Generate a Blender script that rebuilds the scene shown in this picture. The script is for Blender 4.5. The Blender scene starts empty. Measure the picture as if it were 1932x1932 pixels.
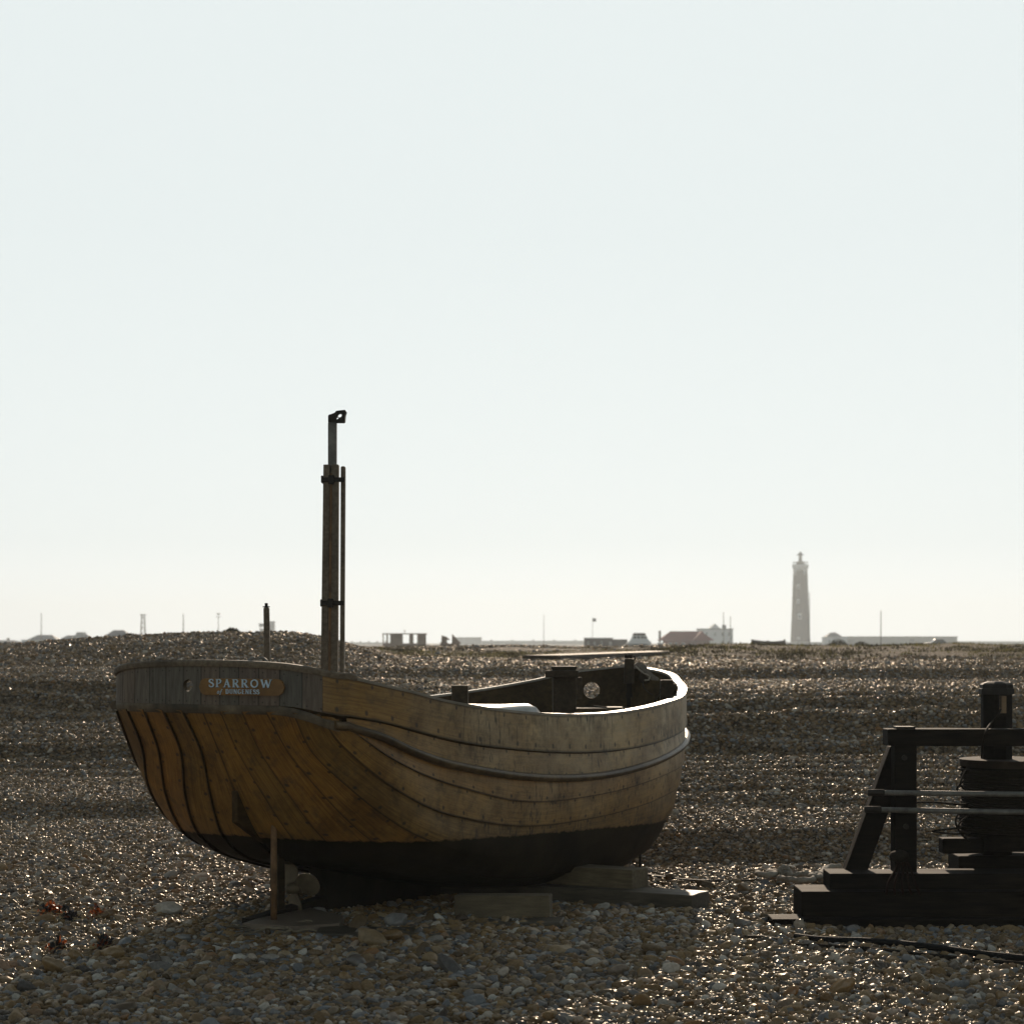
import bpy, bmesh, math, random
import numpy as np
from mathutils import Vector, Matrix, Euler
random.seed(7); RS=np.random.RandomState(11)
PI=math.pi
sc=bpy.context.scene
COL=sc.collection
F=3800.0; HZ=1212.0; EYE=1.6      # lens in picture units, horizon row, eye height
def at(x,y,d): return Vector(((x-966)/F*d, d, EYE-(y-HZ)/F*d))
def sm(a,b,x):
    t=np.clip((np.asarray(x,float)-a)/(b-a),0,1); return t*t*(3-2*t)

# ------------------------------------------------------------------ noise + terrain
_tab=RS.rand(256,256)
def vnoise(x,y):
    x=np.asarray(x,float); y=np.asarray(y,float)
    xi=np.floor(x).astype(int); yi=np.floor(y).astype(int); fx=x-xi; fy=y-yi
    fx=fx*fx*(3-2*fx); fy=fy*fy*(3-2*fy)
    a=_tab[xi%256,yi%256]; b=_tab[(xi+1)%256,yi%256]; c=_tab[xi%256,(yi+1)%256]; d=_tab[(xi+1)%256,(yi+1)%256]
    return (a*(1-fx)+b*fx)*(1-fy)+(c*(1-fx)+d*fx)*fy-0.5
RD=[-50,8,11.5,13.2,15.5,16.1,16.9,21.75,22.5,23.6,25.5,28.8,29.3,31,40,44,52,60,78,95,130,200,400,7000]
RZ=[0,0,0,-.07,-.145,.08,.19,.295,.60,.86,1.0,1.05,1.20,1.245,1.235,1.22,1.28,1.34,1.40,1.32,.85,.5,.3,.0]
LD=[-50,8,12,15.5,18.2,18.7,22,22.6,26,27.4,29.3,31,33.2,35,37,46,56,75,95,130,200,400,7000]
LZ=[0,0,0,-.03,-.02,.12,.25,.42,.55,1.04,1.19,1.21,1.64,1.76,1.76,1.45,1.3,1.2,1.15,.85,.5,.3,.0]
def H(x,y):
    x=np.asarray(x,float); y=np.asarray(y,float)
    r=x/np.maximum(y,4.0)
    wob=0.9*vnoise(x*.11+9,y*.03)+.3*vnoise(x*.5,3.3)
    yy=y+wob*sm(12,22,y)*1.1
    zr=np.interp(yy,RD,RZ); zl=np.interp(yy,LD,LZ)
    # the left-hand bank runs out between the mast and the bow
    k=sm(-.118,-.035,r)
    z=zl*(1-k)+zr*k
    # round top of the left bank
    z=z-0.19*sm(.14,.25,-r)*sm(30,34,y)*(1-sm(50,70,y))
    n=sm(9,16,y)*(1-sm(28,40,y))
    z=z+(0.022+.02*n)*vnoise(x*.9,y*.7)+.012*vnoise(x*3.1,y*2.4+5)
    rip=sm(16.5,18,y)*(1-sm(24,26,y))*sm(-.05,.02,r)+.6*sm(20,22,y)*(1-sm(26,30,y))*sm(.0,-.1,r)
    z=z+rip*.075*np.sin(2*PI*(y/.72+.9*vnoise(x*.55,y*.5)+.35*vnoise(x*2.1,y*.9)))
    # tussocks and heaps in the dune belt
    du=sm(44,52,y)*(1-sm(120,150,y))
    z=z+du*(.22*np.maximum(0,vnoise(x*.16+3,y*.13))+.16*np.maximum(0,vnoise(x*.5+1,y*.3)))
    z=z+sm(.065,.11,r+.01*vnoise(y*.3,x*.1))*np.interp(y,[31,40,44,46.5,50,60,75,95],[0,-.03,-.06,.13,.18,.10,.04,0])
    z=z+0*sm(.08,.13,r)*sm(58,70,y)*(1-sm(80,110,y))*.12
    z=z+sm(30,40,y)*(1-sm(70,100,y))*.06*vnoise(x*.8,y*.4)
    return z
def hz(x,y): return float(H(np.array([x]),np.array([y]))[0])

# ------------------------------------------------------------------ materials
def newmat(name):
    m=bpy.data.materials.new(name); m.use_nodes=True; nt=m.node_tree
    return m,nt,nt.nodes['Principled BSDF'],nt.links
def nd(nt,t,**kw):
    n=nt.nodes.new(t)
    for k,v in kw.items():
        if k in n.inputs: n.inputs[k].default_value=v
        else: setattr(n,k,v)
    return n
def ramp(nt,stops,interp='LINEAR'):
    r=nt.nodes.new('ShaderNodeValToRGB'); cr=r.color_ramp; cr.interpolation=interp
    while len(cr.elements)<len(stops): cr.elements.new(.5)
    for e,(p,c) in zip(cr.elements,stops): e.position=p; e.color=(*c,1)
    return r
def mixc(nt,fac,a,b,mode='MIX'):
    n=nt.nodes.new('ShaderNodeMix'); n.data_type='RGBA'; n.blend_type=mode
    L=nt.links
    for sock,v in ((n.inputs[0],fac),(n.inputs[6],a),(n.inputs[7],b)):
        if hasattr(v,'is_linked') or isinstance(v,bpy.types.NodeSocket): L.new(v,sock)
        elif isinstance(v,(int,float)): sock.default_value=v
        else: sock.default_value=(*v,1)
    return n.outputs[2]
def mth(nt,op,a,b=None,c=None):
    n=nt.nodes.new('ShaderNodeMath'); n.operation=op
    for i,v in enumerate((a,b,c)):
        if v is None: continue
        if isinstance(v,bpy.types.NodeSocket): nt.links.new(v,n.inputs[i])
        else: n.inputs[i].default_value=v
    return n.outputs[0]
def wood(name,c1,c2,rough=.6,scale=(3,40,40),bump=.25,spec=.4,blot=.5):
    m,nt,b,L=newmat(name)
    tc=nd(nt,'ShaderNodeTexCoord'); mp=nd(nt,'ShaderNodeMapping'); mp.inputs['Scale'].default_value=scale
    L.new(tc.outputs['Object'],mp.inputs[0])
    n=nd(nt,'ShaderNodeTexNoise',Scale=1.0,Detail=8.0,Roughness=.65); L.new(mp.outputs[0],n.inputs[0])
    n2=nd(nt,'ShaderNodeTexNoise',Scale=2.5,Detail=5.0); L.new(tc.outputs['Object'],n2.inputs[0])
    r=ramp(nt,[(.3,c1),(.7,c2)]); L.new(n.outputs[0],r.inputs[0])
    r2=ramp(nt,[(.35,(1-blot,)*3),(.65,(1,1,1))]); L.new(n2.outputs[0],r2.inputs[0])
    L.new(mixc(nt,1.0,r.outputs[0],r2.outputs[0],'MULTIPLY'),b.inputs['Base Color'])
    b.inputs['Roughness'].default_value=rough; b.inputs['Specular IOR Level'].default_value=spec
    bp=nd(nt,'ShaderNodeBump',Strength=bump,Distance=.004); L.new(n.outputs[0],bp.inputs['Height']); L.new(bp.outputs[0],b.inputs['Normal'])
    return m
def plain(name,c,rough=.6,metal=0,var=.25,scale=8,bump=.1,spec=.5):
    m,nt,b,L=newmat(name)
    tc=nd(nt,'ShaderNodeTexCoord')
    n=nd(nt,'ShaderNodeTexNoise',Scale=float(scale),Detail=6.0,Roughness=.6); L.new(tc.outputs['Object'],n.inputs[0])
    r=ramp(nt,[(.3,tuple(x*(1-var) for x in c)),(.7,tuple(min(1,x*(1+var)) for x in c))]); L.new(n.outputs[0],r.inputs[0])
    L.new(r.outputs[0],b.inputs['Base Color']); b.inputs['Roughness'].default_value=rough; b.inputs['Metallic'].default_value=metal
    b.inputs['Specular IOR Level'].default_value=spec
    if bump:
        bp=nd(nt,'ShaderNodeBump',Strength=bump,Distance=.01); L.new(n.outputs[0],bp.inputs['Height']); L.new(bp.outputs[0],b.inputs['Normal'])
    return m
M={}
M['dark_wood']=wood('dark_weathered_wood',(.03,.021,.012),(.085,.058,.032),.7,(4,30,30),.25,.2)
M['grey_wood']=wood('grey_weathered_wood',(.10,.074,.046),(.25,.19,.125),.65,(4,45,45))
M['inner_wood']=wood('inner_planking_wood',(.05,.032,.014),(.12,.078,.034),.7,(4,30,30),.25,.15)
M['winch_wood']=wood('tarred_winch_timber',(.005,.0035,.002),(.026,.019,.012),.8,(5,45,45),.9,.12)
M['sleeper_wood']=wood('worn_sleeper_wood',(.05,.04,.025),(.14,.11,.07),.6,(5,40,40),.6)
M['block_wood']=wood('pale_block_wood',(.10,.075,.04),(.22,.165,.09),.7,(6,50,50),.4)
M['rust']=plain('rusted_steel',(.16,.085,.035),.75,0,.5,14,.3)
M['steel']=plain('worn_galvanised_steel',(.15,.14,.12),.55,.25,.4,20,.15,.4)
M['bronze']=plain('dull_bronze',(.17,.13,.08),.6,.3,.25,12,.1)
M['iron']=plain('dark_iron',(.03,.025,.02),.7,.1,.3,18,.2,.25)
M['rope']=plain('pale_rope_fibre',(.30,.265,.21),.85,0,.25,60,.6)
M['dark_rope']=plain('dark_rope_fibre',(.022,.017,.012),.85,0,.3,60,.4,.1)
M['letter']=plain('pale_blue_lettering',(.55,.66,.74),.5,0,.15,30,0)
M['shadow_letter']=plain('black_letter_edge',(.02,.018,.015),.5,0,.1,30,0)
M['nameboard']=wood('varnished_name_board',(.2,.095,.022),(.3,.15,.04),.4,(6,30,30),.05)
M['cover']=plain('pale_grey_canvas',(.5,.5,.47),.42,0,.2,5,.25,.6)
M['hose']=plain('black_rubber',(.012,.011,.01),.7,0,.2,20,.1,.15)

def hull_mat():
    m,nt,b,L=newmat('varnished_hull_planking')
    uv=nd(nt,'ShaderNodeUVMap',uv_map='UVMap'); sp=nd(nt,'ShaderNodeSeparateXYZ'); L.new(uv.outputs[0],sp.inputs[0])
    U,V=sp.outputs[0],sp.outputs[1]
    tc=nd(nt,'ShaderNodeTexCoord')
    # long grain
    mp=nd(nt,'ShaderNodeMapping'); mp.inputs['Scale'].default_value=(2.2,9,1); L.new(uv.outputs[0],mp.inputs[0])
    g=nd(nt,'ShaderNodeTexNoise',Scale=1.6,Detail=9.0,Roughness=.62,Distortion=.9); L.new(mp.outputs[0],g.inputs[0])
    # cathedral grain
    mp2=nd(nt,'ShaderNodeMapping'); mp2.inputs['Scale'].default_value=(.55,2.1,1); L.new(uv.outputs[0],mp2.inputs[0])
    wv=nd(nt,'ShaderNodeTexNoise',Scale=1.3,Detail=1.0); L.new(mp2.outputs[0],wv.inputs[0])
    rings=mth(nt,'FRACT',mth(nt,'MULTIPLY',wv.outputs[0],26.0))
    rr=ramp(nt,[(0,(.5,.5,.5)),(.12,(1,1,1)),(.8,(.93,.93,.93)),(1,(.6,.6,.6))]); L.new(rings,rr.inputs[0])
    wn=nd(nt,'ShaderNodeTexWhiteNoise',noise_dimensions='1D'); L.new(mth(nt,'FLOOR',V),wn.inputs['W'])
    base=ramp(nt,[(.25,(.13,.062,.012)),(.5,(.27,.14,.03)),(.75,(.38,.215,.055))]); L.new(g.outputs[0],base.inputs[0])
    c=mixc(nt,.55,base.outputs[0],rr.outputs[0],'MULTIPLY')
    # board to board variation
    vr=ramp(nt,[(0,(.72,.74,.8)),(.5,(1,1,1)),(1,(1.0,.86,.74))]); L.new(wn.outputs[0],vr.inputs[0])
    c=mixc(nt,.8,c,vr.outputs[0],'MULTIPLY')
    # worn upper strakes; sky sheen put into the colour, paler upward and forward
    blot=nd(nt,'ShaderNodeTexNoise',Scale=2.1,Detail=5.0,Roughness=.6); L.new(tc.outputs['Object'],blot.inputs[0])
    so=nd(nt,'ShaderNodeSeparateXYZ'); L.new(tc.outputs['Object'],so.inputs[0])
    wear=mth(nt,'MULTIPLY',mth(nt,'SMOOTH_MIN',1.0,1.0,0.0),1.0)
    hgt=nd(nt,'ShaderNodeMapRange'); hgt.inputs[1].default_value=.35; hgt.inputs[2].default_value=1.25; L.new(so.outputs[2],hgt.inputs[0])
    fw=nd(nt,'ShaderNodeMapRange'); fw.inputs[1].default_value=-.3; fw.inputs[2].default_value=2.0; L.new(so.outputs[0],fw.inputs[0])
    br=nd(nt,'ShaderNodeMapRange'); br.inputs[1].default_value=.38; br.inputs[2].default_value=.62; L.new(blot.outputs[0],br.inputs[0])
    wf=mth(nt,'MULTIPLY',mth(nt,'MULTIPLY',hgt.outputs[0],fw.outputs[0]),mth(nt,'MULTIPLY_ADD',br.outputs[0],.6,.45))
    c=mixc(nt,mth(nt,'MINIMUM',wf,.8),c,(.62,.50,.32))
    # dark drips: high-frequency along the board, long down it
    mp3=nd(nt,'ShaderNodeMapping'); mp3.inputs['Scale'].default_value=(46,1.4,1); L.new(uv.outputs[0],mp3.inputs[0])
    dr=nd(nt,'ShaderNodeTexNoise',Scale=1.0,Detail=3.0,Roughness=.6); L.new(mp3.outputs[0],dr.inputs[0])
    mp4=nd(nt,'ShaderNodeMapping'); mp4.inputs['Scale'].default_value=(1.6,.5,1); L.new(uv.outputs[0],mp4.inputs[0])
    dm=nd(nt,'ShaderNodeTexNoise',Scale=1.0,Detail=2.0); L.new(mp4.outputs[0],dm.inputs[0])
    drr=ramp(nt,[(.55,(0,0,0)),(.62,(1,1,1))]); L.new(dr.outputs[0],drr.inputs[0])
    dmr=ramp(nt,[(.44,(0,0,0)),(.6,(1,1,1))]); L.new(dm.outputs[0],dmr.inputs[0])
    dx=nd(nt,'ShaderNodeMapRange'); dx.inputs[1].default_value=.2; dx.inputs[2].default_value=.7; L.new(so.outputs[0],dx.inputs[0])
    df=mth(nt,'MULTIPLY',mth(nt,'MULTIPLY',mth(nt,'MULTIPLY',drr.outputs[0],dmr.outputs[0]),dx.outputs[0]),.8)
    c=mixc(nt,df,c,(.035,.028,.02))
    # grime blotches
    gb=nd(nt,'ShaderNodeTexNoise',Scale=11.0,Detail=4.0,Roughness=.7); L.new(tc.outputs['Object'],gb.inputs[0])
    gbr=ramp(nt,[(.5,(0,0,0)),(.68,(1,1,1))]); L.new(gb.outputs[0],gbr.inputs[0])
    c=mixc(nt,mth(nt,'MULTIPLY',gbr.outputs[0],.55),c,(.07,.05,.028))
    big=nd(nt,'ShaderNodeTexNoise',Scale=3.3,Detail=6.0,Roughness=.7,Distortion=.4); L.new(tc.outputs['Object'],big.inputs[0])
    bgr=ramp(nt,[(.36,(.6,.55,.5)),(.5,(.97,.97,.97)),(.66,(1.3,1.24,1.1))]); L.new(big.outputs[0],bgr.inputs[0])
    c=mixc(nt,.8,c,bgr.outputs[0],'MULTIPLY')
    # nail heads with little stains, rows at the lap
    fv=mth(nt,'FRACT',V)
    def dots(v0,off,per,rad):
        fu=mth(nt,'SUBTRACT',mth(nt,'FRACT',mth(nt,'ADD',mth(nt,'DIVIDE',U,per),off)),.5)
        dx=mth(nt,'MULTIPLY',fu,per); dy=mth(nt,'MULTIPLY',mth(nt,'SUBTRACT',fv,v0),.16)
        d=mth(nt,'SQRT',mth(nt,'ADD',mth(nt,'MULTIPLY',dx,dx),mth(nt,'MULTIPLY',dy,dy)))
        mr=nd(nt,'ShaderNodeMapRange'); mr.inputs[1].default_value=rad; mr.inputs[2].default_value=rad*.45; L.new(d,mr.inputs[0]); return mr.outputs[0]
    nails=mth(nt,'MAXIMUM',dots(.16,.0,.19,.015),dots(.9,.37,.23,.012))
    c=mixc(nt,mth(nt,'MULTIPLY',nails,.8),c,(.03,.025,.02))
    # dark line along each lap seam, fainter at the board's top edge
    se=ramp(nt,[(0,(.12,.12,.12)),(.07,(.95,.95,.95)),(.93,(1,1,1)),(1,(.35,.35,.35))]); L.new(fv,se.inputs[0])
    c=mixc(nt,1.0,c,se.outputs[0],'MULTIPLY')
    # black bottom paint up to a ragged waterline
    wn2=nd(nt,'ShaderNodeTexNoise',Scale=22.0,Detail=4.0); L.new(tc.outputs['Object'],wn2.inputs[0])
    wl=mth(nt,'SUBTRACT',mth(nt,'ADD',so.outputs[2],mth(nt,'MULTIPLY',so.outputs[0],.038)),.495)
    wl=mth(nt,'ADD',wl,mth(nt,'MULTIPLY',mth(nt,'SUBTRACT',wn2.outputs[0],.5),.035))
    wm=nd(nt,'ShaderNodeMapRange'); wm.inputs[1].default_value=.006; wm.inputs[2].default_value=-.006; L.new(wl,wm.inputs[0])
    pn=ramp(nt,[(.35,(.010,.007,.004)),(.65,(.034,.024,.013))]); L.new(blot.outputs[0],pn.inputs[0])
    c=mixc(nt,wm.outputs[0],c,pn.outputs[0])
    L.new(c,b.inputs['Base Color'])
    ro=mth(nt,'MULTIPLY_ADD',gb.outputs[0],.25,.36); L.new(ro,b.inputs['Roughness'])
    L.new(mth(nt,'MULTIPLY_ADD',wm.outputs[0],-.37,.45),b.inputs['Specular IOR Level'])
    bp=nd(nt,'ShaderNodeBump',Strength=.25,Distance=.003); L.new(g.outputs[0],bp.inputs['Height']); L.new(bp.outputs[0],b.inputs['Normal'])
    return m
M['hull']=hull_mat()
def stave_mat():
    m,nt,b,L=newmat('weathered_stern_staves')
    uv=nd(nt,'ShaderNodeUVMap',uv_map='UVMap'); sp=nd(nt,'ShaderNodeSeparateXYZ'); L.new(uv.outputs[0],sp.inputs[0])
    U,V=sp.outputs[0],sp.outputs[1]     # U metres round the stern, V 0..1 up
    per=.125; q=mth(nt,'DIVIDE',U,per); fu=mth(nt,'FRACT',q)
    wn=nd(nt,'ShaderNodeTexWhiteNoise',noise_dimensions='1D'); L.new(mth(nt,'FLOOR',q),wn.inputs['W'])
    cb=nd(nt,'ShaderNodeCombineXYZ'); L.new(mth(nt,'MULTIPLY',U,55.0),cb.inputs[0]); L.new(mth(nt,'MULTIPLY',V,1.2),cb.inputs[1]); L.new(mth(nt,'MULTIPLY',wn.outputs[0],30.0),cb.inputs[2])
    g=nd(nt,'ShaderNodeTexNoise',Scale=1.0,Detail=7.0,Roughness=.65,Distortion=.6); L.new(cb.outputs[0],g.inputs[0])
    base=ramp(nt,[(.3,(.075,.058,.042)),(.7,(.20,.16,.12))]); L.new(g.outputs[0],base.inputs[0])
    tint=ramp(nt,[(0,(.72,.8,.82)),(.4,(1,1,1)),(.7,(1,.85,.76)),(1,(.95,.9,.95))]); L.new(wn.outputs[0],tint.inputs[0])
    c=mixc(nt,.9,base.outputs[0],tint.outputs[0],'MULTIPLY')
    s=ramp(nt,[(0,(.12,.12,.12)),(.05,(1,1,1)),(.96,(1,1,1)),(1,(.12,.12,.12))]); L.new(fu,s.inputs[0])
    c=mixc(nt,1.0,c,s.outputs[0],'MULTIPLY')
    def dot(u0,v0):
        dx=mth(nt,'MULTIPLY',mth(nt,'SUBTRACT',fu,u0),per); dy=mth(nt,'MULTIPLY',mth(nt,'SUBTRACT',V,v0),.22)
        d=mth(nt,'SQRT',mth(nt,'ADD',mth(nt,'MULTIPLY',dx,dx),mth(nt,'MULTIPLY',dy,dy)))
        mr=nd(nt,'ShaderNodeMapRange'); mr.inputs[1].default_value=.006; mr.inputs[2].default_value=.003; L.new(d,mr.inputs[0]); return mr.outputs[0]
    dd=mth(nt,'MAXIMUM',mth(nt,'MAXIMUM',dot(.2,.08),dot(.8,.09)),mth(nt,'MAXIMUM',dot(.2,.86),dot(.8,.87)))
    c=mixc(nt,mth(nt,'MULTIPLY',dd,.85),c,(.02,.017,.013))
    L.new(c,b.inputs['Base Color']); b.inputs['Roughness'].default_value=.7
    bp=nd(nt,'ShaderNodeBump',Strength=.3,Distance=.003); L.new(g.outputs[0],bp.inputs['Height']); L.new(bp.outputs[0],b.inputs['Normal'])
    return m
M['stave']=stave_mat()
def pebble_mat(name,dark=1.25,rough=.12):
    m,nt,b,L=newmat(name)
    oi=nd(nt,'ShaderNodeObjectInfo')
    r=ramp(nt,[(0,(.13,.075,.03)),(.16,(.24,.155,.07)),(.30,(.09,.06,.032)),(.44,(.28,.20,.11)),(.56,(.17,.105,.045)),(.68,(.17,.175,.175)),(.8,(.07,.05,.033)),(.9,(.46,.42,.35)),(1,(.22,.105,.03))])
    L.new(oi.outputs['Random'],r.inputs[0])
    tc=nd(nt,'ShaderNodeTexCoord'); n=nd(nt,'ShaderNodeTexNoise',Scale=3.0,Detail=5.0,Roughness=.7); L.new(tc.outputs['Object'],n.inputs[0])
    r2=ramp(nt,[(.3,(.62*dark,)*3),(.7,(1.1*dark,)*3)]); L.new(n.outputs[0],r2.inputs[0])
    wn=nd(nt,'ShaderNodeTexWhiteNoise',noise_dimensions='1D'); L.new(oi.outputs['Random'],wn.inputs['W'])
    # dry flint: mostly matt, with a thin polished skin
    df=nd(nt,'ShaderNodeBsdfDiffuse'); L.new(mixc(nt,1.0,r.outputs[0],r2.outputs[0],'MULTIPLY'),df.inputs[0]); df.inputs[1].default_value=.6
    gl=nd(nt,'ShaderNodeBsdfGlossy'); gl.inputs[0].default_value=(1,.94,.86,1); L.new(mth(nt,'MULTIPLY_ADD',wn.outputs[0],.2,rough),gl.inputs['Roughness'])
    mx=nd(nt,'ShaderNodeMixShader'); L.new(mth(nt,'MULTIPLY_ADD',wn.outputs[0],.072,.016),mx.inputs[0]); L.new(df.outputs[0],mx.inputs[1]); L.new(gl.outputs[0],mx.inputs[2])
    nt.nodes.remove(b); L.new(mx.outputs[0],nt.nodes['Material Output'].inputs[0])
    return m
M['pebble']=pebble_mat('flint_pebbles')
def beach_mat():
    m,nt,b,L=newmat('shingle_ground')
    tc=nd(nt,'ShaderNodeTexCoord')
    v=nd(nt,'ShaderNodeTexVoronoi',Scale=22.0); L.new(tc.outputs['Object'],v.inputs[0])
    v2=nd(nt,'ShaderNodeTexVoronoi',Scale=7.0); L.new(tc.outputs['Object'],v2.inputs[0])
    n=nd(nt,'ShaderNodeTexNoise',Scale=.35,Detail=6.0); L.new(tc.outputs['Object'],n.inputs[0])
    sp=nd(nt,'ShaderNodeSeparateColor'); L.new(v.outputs['Color'],sp.inputs[0])
    r=ramp(nt,[(0,(.05,.034,.018)),(.4,(.10,.072,.042)),(.75,(.16,.12,.075)),(1,(.27,.22,.16))]); L.new(sp.outputs[0],r.inputs[0])
    # grassy, mossy ground in the dune belt
    so=nd(nt,'ShaderNodeSeparateXYZ'); L.new(tc.outputs['Object'],so.inputs[0])
    a=nd(nt,'ShaderNodeMapRange'); a.inputs[1].default_value=43; a.inputs[2].default_value=48; L.new(so.outputs[1],a.inputs[0])
    gr=ramp(nt,[(.42,(0,0,0)),(.5,(1,1,1))]); L.new(n.outputs[0],gr.inputs[0])
    n3=nd(nt,'ShaderNodeTexNoise',Scale=3.0,Detail=5.0); L.new(tc.outputs['Object'],n3.inputs[0])
    gc=ramp(nt,[(.38,(.022,.016,.008)),(.48,(.06,.043,.021)),(.56,(.085,.062,.033)),(.66,(.04,.034,.012))]); L.new(n3.outputs[0],gc.inputs[0])
    c=mixc(nt,mth(nt,'MULTIPLY',mth(nt,'MULTIPLY',a.outputs[0],gr.outputs[0]),.85),r.outputs[0],gc.outputs[0])
    L.new(c,b.inputs['Base Color'])
    b.inputs['Roughness'].default_value=.85; b.inputs['Specular IOR Level'].default_value=.08
    h=mth(nt,'ADD',mth(nt,'MULTIPLY',v.outputs[0],-1.0),mth(nt,'MULTIPLY',v2.outputs[0],-1.6))
    bp=nd(nt,'ShaderNodeBump',Strength=.9,Distance=.05); L.new(h,bp.inputs['Height']); L.new(bp.outputs[0],b.inputs['Normal'])
    return m
M['beach']=beach_mat()

# ------------------------------------------------------------------ mesh helpers
class MB:
    def __init__(s): s.v=[]; s.f=[]; s.mi=[]; s.uv=[]
    def add(s,vs,fs,mi=0,uvs=None):
        o=len(s.v); s.v+= [tuple(p) for p in vs]
        for i,f in enumerate(fs):
            s.f.append([o+k for k in f]); s.mi.append(mi); s.uv.append(uvs[i] if uvs else None)
        return s
    def box(s,c,size,rot=None,taper=1.0,mi=0):
        x,y,z=[q/2 for q in size]; c=Vector(c)
        P=[Vector(p) for p in ((-x,-y,-z),(x,-y,-z),(x,y,-z),(-x,y,-z),(-x*taper,-y*taper,z),(x*taper,-y*taper,z),(x*taper,y*taper,z),(-x*taper,y*taper,z))]
        if rot is not None:
            R=rot if isinstance(rot,Matrix) else Euler(rot).to_matrix()
            P=[R@p for p in P]
        return s.add([p+c for p in P],[(0,3,2,1),(4,5,6,7),(0,1,5,4),(1,2,6,5),(2,3,7,6),(3,0,4,7)],mi)
    def bar(s,a,b,w,h=None,up=(0,0,1),mi=0,over=0):
        a=Vector(a); b=Vector(b); h=h or w; d=(b-a); L=d.length+2*over; z=d.normalized(); u=Vector(up)
        x=u.cross(z)
        if x.length<1e-4: x=Vector((1,0,0)).cross(z)
        x.normalize(); y=z.cross(x)
        return s.box((a+b)/2,(w,h,L),Matrix((x,y,z)).transposed(),mi=mi)
    def tube(s,pts,r,n=10,mi=0,cap=True,twist=0):
        pts=[Vector(p) for p in pts]; rs=r if isinstance(r,(list,tuple)) else [r]*len(pts)
        vs=[];fs=[]; prev=None
        for i,p in enumerate(pts):
            t=(pts[min(i+1,len(pts)-1)]-pts[max(i-1,0)]).normalized()
            if prev is None:
                x=t.orthogonal().normalized()
            else:
                x=(prev-t*prev.dot(t)); x=x.normalized() if x.length>1e-6 else t.orthogonal().normalized()
            prev=x; y=t.cross(x)
            for k in range(n):
                a=2*PI*k/n; rr=rs[i]*(1+ (.18*math.cos(3*a+twist*i) if twist else 0))
                vs.append(p+x*math.cos(a)*rr+y*math.sin(a)*rr)
        for i in range(len(pts)-1):
            for k in range(n):
                k2=(k+1)%n; fs.append((i*n+k,i*n+k2,(i+1)*n+k2,(i+1)*n+k))
        if cap: fs.append(tuple(range(n))[::-1]); fs.append(tuple((len(pts)-1)*n+k for k in range(n)))
        return s.add(vs,fs,mi)
    def lathe(s,c,prof,n=24,mi=0,sy=1.0):
        c=Vector(c); vs=[];fs=[]
        for (r,z) in prof:
            for k in range(n):
                a=2*PI*k/n; vs.append(c+Vector((r*math.cos(a),r*math.sin(a)*sy,z)))
        for i in range(len(prof)-1):
            for k in range(n):
                k2=(k+1)%n; fs.append((i*n+k,i*n+k2,(i+1)*n+k2,(i+1)*n+k))
        fs.append(tuple(range(n))[::-1]); fs.append(tuple((len(prof)-1)*n+k for k in range(n)))
        return s.add(vs,fs,mi)
    def prism(s,poly,o,ax,ay,depth,mi=0):   # poly in 2D, extruded along ax x ay by depth
        o=Vector(o); ax=Vector(ax); ay=Vector(ay); nz=ax.cross(ay).normalized()*depth
        n=len(poly); A=[o+ax*p[0]+ay*p[1] for p in poly]; B=[p+nz for p in A]
        return s.add(A+B,[tuple(range(n))[::-1],tuple(n+k for k in range(n))]+[(k,(k+1)%n,n+(k+1)%n,n+k) for k in range(n)],mi)
    def build(s,name,mats,parent=None,smooth=False,bevel=0,seg=2):
        me=bpy.data.meshes.new(name); me.from_pydata([tuple(p) for p in s.v],[],s.f)
        if not isinstance(mats,(list,tuple)): mats=[mats]
        for m in mats: me.materials.append(m)
        me.polygons.foreach_set('material_index',s.mi)
        if any(u is not None for u in s.uv):
            l=me.uv_layers.new(name='UVMap'); i=0
            for f,u in zip(s.f,s.uv):
                for k in range(len(f)):
                    l.data[i].uv=u[k] if u else (0,0); i+=1
        if smooth: me.polygons.foreach_set('use_smooth',[True]*len(me.polygons))
        me.update()
        if bevel:
            bm=bmesh.new(); bm.from_mesh(me)
            es=[e for e in bm.edges if len(e.link_faces)==2 and e.calc_face_angle(0)>.6]
            bmesh.ops.bevel(bm,geom=es,offset=bevel,segments=seg,affect='EDGES',profile=.5,clamp_overlap=True)
            bm.to_mesh(me); bm.free()
        o=bpy.data.objects.new(name,me); COL.objects.link(o)
        if parent: o.parent=parent
        return o
def tag(o,label=None,cat=None,group=None,kind=None):
    if label: o['label']=label
    if cat: o['category']=cat
    if group: o['group']=group
    if kind: o['kind']=kind
    return o
def empty(name,loc,rz=0,label=None,cat=None,group=None):
    o=bpy.data.objects.new(name,None); COL.objects.link(o); o.location=loc; o.rotation_euler=(0,0,rz); o.empty_display_size=.2
    return tag(o,label,cat,group)
def roughen(o,amp,cuts=6,scale=6,seed=0):
    """subdivide a timber and knock its surface about"""
    bm=bmesh.new(); bm.from_mesh(o.data)
    bmesh.ops.subdivide_edges(bm,edges=bm.edges[:],cuts=cuts,use_grid_fill=True)
    from mathutils import noise
    for v in bm.verts:
        p=v.co*scale+Vector((seed,seed*1.7,0)); v.co+=noise.noise_vector(p)*amp
    bm.to_mesh(o.data); bm.free(); return o

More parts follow.
